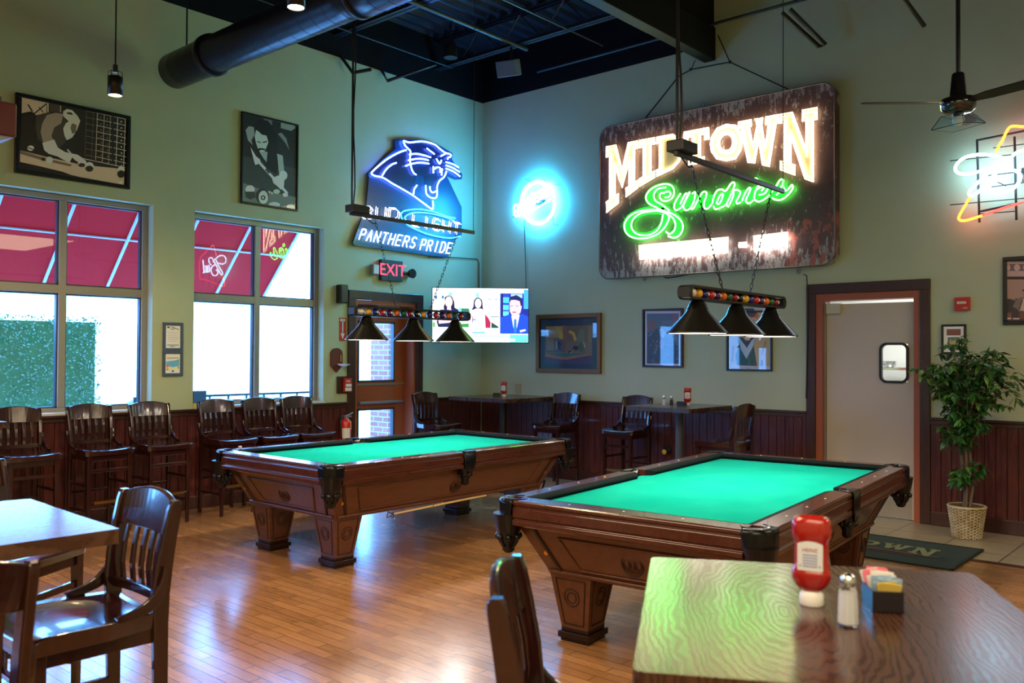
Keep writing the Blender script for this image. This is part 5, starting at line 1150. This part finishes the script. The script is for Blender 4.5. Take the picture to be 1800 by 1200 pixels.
# ================================================================ CORNER CEILING BOX AND SPOT
p = Vector((1.35,-.98,5.12))
t = thing('ceiling_speaker', 'grey box speaker tilted under the ceiling near the corner', 'speaker', (1.35,-.98,4.99))
b = MB().box((0,0,.09),(.26,.17,.19), rot=Rz(.3) @ Rx(.35)).build('speaker_case', mat('grey_blue_case', (.10,.13,.20), .4), t, bevel=.01)
MB().tube([(0,.03,.18),(.0,.05,.36)], .018, 8).build('bracket', BLK, t)
t = thing('ceiling_spot', 'small dark round spotlight under the ceiling deck', 'spotlight', (.62,-1.25,5.3))
MB().lathe([(.085,0),(.085,.12),(.05,.2),(.02,.24)], 20).build('spot_can', BLK, t); MB().cyl((0,0,.2),(0,0,.46),.012).build('stem', BLK, t)
MB().lathe([(0,.006),(.08,.006)], 20).build('spot_lens', mat('dull_lens', (.25,.3,.35), .2), t)
# ================================================================ CEILING FAN
t = thing('ceiling_fan', 'black ceiling fan with glass lamp hanging at the top right', 'ceiling fan', (6.87,-2.94,3.13), radians(41.3))
MB().lathe([(.0,.0),(.075,.0),(.10,.02),(.105,.055),(.10,.085),(.055,.10),(.05,.11),(.038,.24),(.03,.25)], 32).build('motor_housing', mat('gloss_black', (.01,.01,.012), .12, .2, coat=1), t)
MB().cyl((0,0,.24),(0,0,ZD-3.13),.013,n=12).build('down_rod', BLK, t)
FB = mat('dark_fan_blade', (.02,.02,.018), .3, coat=.3)
for a in (177, 297+3, 57):
    R = Rz(radians(a)); m = MB(); 
    P = [(.10,-.03),(.20,-.050),(.50,-.058),(.585,-.045),(.60,0),(.585,.03),(.50,.045),(.20,.042),(.10,.03)]
    m.prism([R @ (Vector((x, y*cos(.19), -y*sin(.19)))+Vector((0,0,.06))) for x, y in P], (0,0,.008)); m.build('fan_blade', FB, t, bevel=.002)
GC = mat('clear_glass_shade', (.75,.9,1), .03, trans=1, ior=1.45)
R = Rz(.5) @ Rx(.0)
m = MB(); A = [R @ Vector((x,y,-.02)) for x,y in ((-.07,-.07),(.07,-.07),(.07,.07),(-.07,.07))]; B = [R @ Vector((x,y,z)) for x,y,z in ((-.11,-.11,-.10),(.11,-.11,-.075),(.11,.11,-.085),(-.11,.11,-.10))]
m.ring([A, B], cap=False, smooth=False); m.build('glass_shade', GC, t, solid=.006)
MB().sphere((0,0,-.045), .035, 12).build('bulb', mat('frosted_bulb', (.85,.9,.95), .3), t)
MB().cyl((0,0,0),(0,0,-.03),.03).build('lamp_socket', BLKP, t)
# ================================================================ SHELF CORNER BOX top left
t = thing('hanging_lamp_box', 'dark red box shaped hanging lamp cut by the left picture edge', 'hanging lamp', (3.0,-7.20,2.72))
kid(MB().bb(2.85,3.15,-7.80,-7.09,2.78,2.965).build('lamp_box', mat('maroon_lacquer', (.035,.004,.005), .3, coat=.3), bevel=.008), t)
kid(MB().add([(2.87,-7.8,2.78),(2.87,-7.10,2.78),(3.13,-7.10,2.78),(3.13,-7.8,2.78),(2.97,-7.7,2.66),(2.97,-7.40,2.66),(3.03,-7.40,2.66),(3.03,-7.7,2.66)], [(0,1,5,4),(1,2,6,5),(2,3,7,6),(3,0,4,7),(4,5,6,7)]).build('lower_shade', mat('pale_blue_glass', (.30,.42,.62), .3)), t)
kid(MB().bb(2.97,3.03,-7.19,-7.13,2.965,3.02).cyl((3,-7.16,3.01),(3,-7.11,ZD),.006).cyl((3,-7.7,2.98),(3,-7.7,ZD),.006).build('hanger', BLK), t)
kid(MB().tube([(2.99,-7.095,2.935),(2.99,-7.075,2.945)], .008, 6).build('clip', CHROME), t)
# ================================================================ FLOOR MAT
t = thing('door_mat', 'dark green floor mat with worn yellow lettering behind the right pool table', 'mat', (5.75,-1.37,.001))
MM = mat('dark_green_mat', (.022,.034,.030), .9); nm = noise(MM, coords(MM), 160, 2); bump(MM, nm, .4, .003)
MB().prism([(a,b,0) for a,b in rrect(-.80,.80,-.46,.46,.015,2)], (0,0,.010)).build('mat_body', MM, t)
MB().bb(-.80,.80,-.46,-.44,.008,.014).bb(-.80,.80,.44,.46,.008,.014).bb(-.80,-.78,-.46,.46,.008,.014).bb(.78,.80,-.46,.46,.008,.014).build('mat_border', mat('mat_rubber', (.012,.013,.013), .6), t)
YL = mat('worn_yellow_ink', (.20,.19,.09), .9)
m = MB()
for ch, a, b in (('M',-.66,-.50),('I',-.48,-.42),('D',-.40,-.26),('T',-.24,-.10),('O',-.08,.09),('W',.11,.34),('N',.36,.55)):
    def q(u, v): x = a+(b-a)*u; return (x, -.02+.19*v-.16*(x/.6)**2*(1-v), .0145)
    g = GL[ch]
    if ch == 'O':
        inn = [(.5+(c-.5)*.45, .5+(d-.5)*.5) for c, d in g]; m.ring([[q(*p) for p in g], [q(*p) for p in inn]], cap=False, smooth=False)
    else: m.poly([q(*p) for p in g])
m.build('mat_lettering', YL, t)
MB().bb(-.68,.60,-.14,-.10,.0135,.0142).bb(-.5,.45,-.20,-.175,.0135,.0142).build('mat_stripe', mat('worn_red_ink', (.13,.05,.045), .9), t)
# ================================================================ FICUS IN BASKET
t = thing('potted_ficus', 'tall leafy ficus tree in a wicker basket right of the kitchen door', 'plant', (6.30,-.42,0))
def weave(a, z): return 1+.030*sin(z/.022*2*pi+pi*(int(a/(2*pi)*26) % 2))*abs(sin(a*13))**.4
prof = [(.104,0),(.112,.004)]+[(.112+.038*z/.27, z) for z in [k*.0055+.008 for k in range(48)]]
BK = mat('woven_wicker', (.42,.34,.21), .7)
nb = noise(BK, coords(BK, (1,1,1)), 14, 3); lk(BK, ramp(BK, nb, [(.35,(.36,.26,.12)),(.65,(.52,.45,.32))]), bsdf(BK).inputs['Base Color'])
bk = MB().lathe([(.100,0),(.104,.004),(.142,.272)], 60, cap=True, m=1)
for k in range(21):
    z = .010+k*.0128; R0 = .109+.038*z/.27
    bk.tube([((R0+.0075*sin(14*a+pi*(k % 2)))*cos(a), (R0+.0075*sin(14*a+pi*(k % 2)))*sin(a), z) for a in [2*pi*q/112 for q in range(112)]], .0052, 6, closed=True)
for k in range(28):
    a = 2*pi*k/28; bk.tube([(.110*cos(a),.110*sin(a),.002),(.149*cos(a),.149*sin(a),.275)], .0045, 5)
bk.build('wicker_basket', [BK, mat('basket_shadow_gap', (.10,.06,.025), .9)], t)
MB().lathe([(.145,.262),(.158,.268),(.161,.280),(.152,.288),(.142,.280)], 48, cap=False, fn=lambda a, z: 1+.01*sin(a*30)).build('basket_rim', BK, t)
MB().lathe([(0,.262),(.142,.258)], 24, cap=False).build('moss_filling', mat('brown_moss', (.09,.065,.04), .95), t)
TR = mat('ficus_bark', (.12,.085,.06), .8)
random.seed(11)
br_ = MB(); LV = MB(); tips = []
def limb(p0, p1, r0, r1, w=.02, n=6):
    p0, p1 = Vector(p0), Vector(p1); pts = []
    for k in range(n+1):
        f_ = k/n; pts.append(p0.lerp(p1, f_)+Vector((random.uniform(-w,w), random.uniform(-w,w), 0))*(0 if k in (0,n) else 1))
    br_.tube(pts, [r0+(r1-r0)*k/n for k in range(n+1)], 7); return pts
T1 = limb((-.02,0,.25),(-.07,.03,1.35),.017,.010); T2 = limb((.02,.01,.25),(.04,.0,1.45),.016,.010); T3 = limb((.0,-.02,.25),(.02,-.06,1.25),.012,.008)
def leaf(p, d, s):
    d = d.normalized(); side = d.cross(Vector((random.uniform(-.5,.5), random.uniform(-.5,.5), 1))); side = side.normalized() if side.length > .01 else Vector((1,0,0)); up = side.cross(d)
    a = p+d*s*.35+up*s*.08; b = p+d*s*.75+up*s*.02
    LV.add([p, a+side*s*.24-up*s*.04, b+side*s*.16-up*s*.05, p+d*s*1.1-up*s*.12, b-side*s*.16-up*s*.05, a-side*s*.24-up*s*.04, a, b], [(0,1,6),(1,2,7,6),(2,3,7),(3,4,7),(4,5,6,7),(5,0,6)], random.choice((0,0,1,1,1,2)), True)
def spray(p0, tgt, nl=16):
    pts = [Vector(p0)]; d = Vector(tgt)-Vector(p0); n = 6
    for k in range(1, n+1):
        f_ = k/n; pts.append(Vector(p0)+d*f_+Vector((random.uniform(-.015,.015), random.uniform(-.015,.015), .06*sin(pi*f_)*1.2-.05*f_*f_)))
    br_.tube(pts, [.005-.0035*k/n for k in range(n+1)], 5)
    for q in range(nl):
        f_ = random.uniform(.2,1); i = min(n-1, int(f_*n)); p = pts[i].lerp(pts[i+1], f_*n-i)
        dd = (pts[i+1]-pts[i]).normalized()*.4+Vector((random.uniform(-1,1), random.uniform(-1,1), random.uniform(-1.1,.15)))
        leaf(p, dd, random.uniform(.062,.098))
def tuft(c, R, Rz_, n, org):
    for k in range(n):
        while True:
            v = Vector((random.uniform(-1,1), random.uniform(-1,1), random.uniform(-1,1)))
            if .25 < v.length < 1: break
        tg = Vector(c)+Vector((v.x*R, v.y*R*.8, v.z*Rz_)); tg.y = min(tg.y, .28)
        spray(random.choice(org), tg, 15)
tuft((.03,-.03,1.52), .46, .34, 62, T1[3:]+T2[3:])
tuft((-.22,-.02,1.40), .22, .22, 10, T1[4:]); tuft((.30,-.02,1.42), .22, .24, 12, T2[4:])
tuft((.02,-.06,1.0), .30, .19, 20, T1[3:4]+T3[3:5]); tuft((.03,-.05,.60), .19, .13, 11, T3[1:3]+T2[1:2])
br_.build('trunk', TR, t); 
LV.build('foliage', [mat('ficus_leaf_dark', (.018,.065,.018), .32), mat('ficus_leaf_mid', (.03,.12,.022), .32), mat('ficus_leaf_light', (.075,.20,.03), .32)], t)
# ================================================================ TABLEWARE
KR = mat('ketchup_red', (.36,.010,.006), .16, coat=.8)
def ketchup(label, loc, rz, group=None):
    t = thing('ketchup_bottle', label, 'ketchup bottle', loc, rz, group)
    def sec(w, d, z, n=32, p=2.6):
        out = []
        for k in range(n):
            a = 2*pi*k/n; c, s = cos(a), sin(a); out.append((w*math.copysign(abs(c)**(2/p), c), d*math.copysign(abs(s)**(2/p), s), z))
        return out
    P = [(.016,.016,.030),(.026,.022,.036),(.036,.026,.046),(.0405,.029,.058),(.0415,.030,.070),(.0405,.0295,.074),(.0375,.0265,.078),(.036,.025,.095),(.0355,.025,.125),(.0365,.026,.140),(.040,.029,.146),(.0415,.030,.160),(.041,.030,.175),(.038,.028,.185),(.034,.025,.189),(.028,.020,.189),(.024,.016,.184),(.0,.0,.183)]
    MB().ring([sec(a, b, z) for a, b, z in P], cap=True).build('bottle_body', KR, t)
    MB().lathe([(0,0),(.0245,0),(.0255,.002),(.0248,.024),(.022,.027),(.019,.031)], 32).build('flip_cap', mat('white_cap', (.8,.78,.78), .3), t)
    m = MB(); L = []
    for k in range(9): u = -1+2*k/8; L.append((.0262*u, -.0262-(1-u*u)*.0012))
    m.add([(x, y, .078) for x, y in L]+[(x, y, .135+(.006*(1-(x/.0262)**2))) for x, y in L], [(k, k+1, k+10, k+9) for k in range(8)])
    lb = m.build('paper_label', mat('label_white', (.70,.72,.78), .4), t, solid=.0008)
    if group is None or True:
        o = textmesh('label_lettering', 'HEINZ', .011, mat('label_red', (.45,.02,.08), .5), t, Vector(loc)+Vector((0,-.0282,.122)), RY, .0002); o.location = (0,-.0282,.122)
        o.rotation_euler = (pi/2,pi,0) if False else (pi/2,0,0)
        g = MB()
        for k in range(5): g.bb(-.015,.015,-.0280,-.0277,.110-.006*k,.113-.006*k)
        g.bb(-.022,.022,-.0272,-.0268,.086,.090); g.build('label_print', mat('label_blue', (.25,.27,.50), .5), t)
    return t
face = math.atan2(CAM.y+7.02, CAM.x-7.6)+pi/2
ketchup('red upside-down ketchup bottle on the large right foreground table', (7.600,-7.022,1.06), face-.12)
def shaker(label, loc, fill, cat='salt shaker', s=1, group=None):
    t = thing('salt_shaker' if cat == 'salt shaker' else 'pepper_shaker', label, cat, loc, .3, group)
    t.scale = (s, s, s)
    def oc(r, z): return [(r*cos(2*pi*k/8), r*sin(2*pi*k/8), z) for k in range(8)]
    MB().ring([oc(.0,0), oc(.019,.0), oc(.0205,.004), oc(.0195,.04), oc(.0175,.070), oc(.0145,.079), oc(.013,.084)], cap=False, smooth=False).build('glass_jar', mat('shaker_glass', (.95,.97,1), .03, trans=1), t)
    MB().ring([oc(.0,.005), oc(.0172,.005), oc(.0175,.008), oc(.0165,.04), oc(.0148,.066), oc(.0,.068)], cap=False, smooth=False).build('filling', fill, t)
    MB().lathe([(.0145,.080),(.0155,.083),(.0155,.092),(.013,.100),(.006,.104),(0,.1045)], 24, cap=False).build('metal_cap', CHROME, t)
    return t
SALT = mat('salt', (.9,.9,.93), .9); PEP = mat('pepper', (.06,.05,.045), .9)
shaker('glass salt shaker with chrome cap in front of the sugar packet holder', (7.714,-7.118,1.06), SALT)
def caddy(label, loc, rz, packets, s=1):
    t = thing('packet_holder', label, 'packet holder', loc, rz)
    BX = mat('black_bakelite', (.014,.010,.014), .22)
    m = MB().bb(-.045,.045,-.030,.030,0,.004).bb(-.045,-.042,-.03,.03,0,.045).bb(.042,.045,-.03,.03,0,.045)
    for q in (-1, 1): m.bb(-.045,.045,q*.030-.0015,q*.030+.0015,0,.045)
    m.build('box', BX, t, bevel=.001)
    if packets:
        random.seed(21); 
        cols = [('pink_packet', (.75,.16,.24)), ('white_packet', (.75,.72,.72)), ('blue_packet', (.30,.45,.62)), ('yellow_packet', (.65,.48,.10))]
        for k in range(20):
            x = -.038+.0038*k; c = 0 if k < 6 else (1 if k < 11 else (2 if k < 18 else 3)); c = random.choice((c, c, 1)) if k < 12 else c
            R = Matrix.Rotation((x/.04)*.42+random.uniform(-.04,.04), 3, 'Y') @ Matrix.Rotation(random.uniform(-.22,.22), 3, 'X') @ Matrix.Rotation(random.uniform(-.12,.12), 3, 'Z')
            hb = .064+random.uniform(-.004,.006)-x*.12
            o = MB().box((0,0,hb/2), (.0026,.040,hb), rot=None).build('sweetener_packet', mat(cols[c][0], cols[c][1], .6), None)
            o.matrix_world = Matrix.Translation(Vector(loc)) @ Matrix.Rotation(rz, 4, 'Z') @ Matrix.Translation((x*.8,x*.12+random.uniform(-.004,.004),.005)) @ R.to_4x4()
            nm = ('pink', 'white', 'blue', 'yellow')[c]
            tag(o, nm+' sweetener packet standing in the black holder on the right foreground table', 'sweetener packet', nm+' sweetener packets in the holder')
    return t
caddy('black box holder full of pink, white and blue sweetener packets', (7.722,-6.940,1.06), radians(-57), True)
# back tables
ketchup('small red ketchup bottle on the back table under the portraits', (3.62,-.62,1.06), .5, None)
shaker('small salt shaker on the back table, left of its ketchup bottle', (3.44,-.80,1.06), SALT)
shaker('small pepper shaker on the back table, between salt and ketchup', (3.53,-.80,1.06), PEP, 'pepper shaker')
caddy('small dark packet holder beside the ketchup on the back table under the portraits', (3.62,-.74,1.06), .1, False)
ketchup('small red ketchup bottle on the corner table under the television', (.98,-.62,1.06), .5, None)
caddy('small dark packet holder on the corner table under the television', (.93,-.70,1.06), .6, False)
t = thing('candy_dish', 'small orange dish on the table at the far left picture edge', 'dish', (.78,-6.62,1.06))
MB().lathe([(0,0),(.03,.001),(.05,.03),(.052,.032)], 20, cap=False).build('dish_bowl', mat('orange_dish', (.6,.15,.03), .3), t, solid=.002)
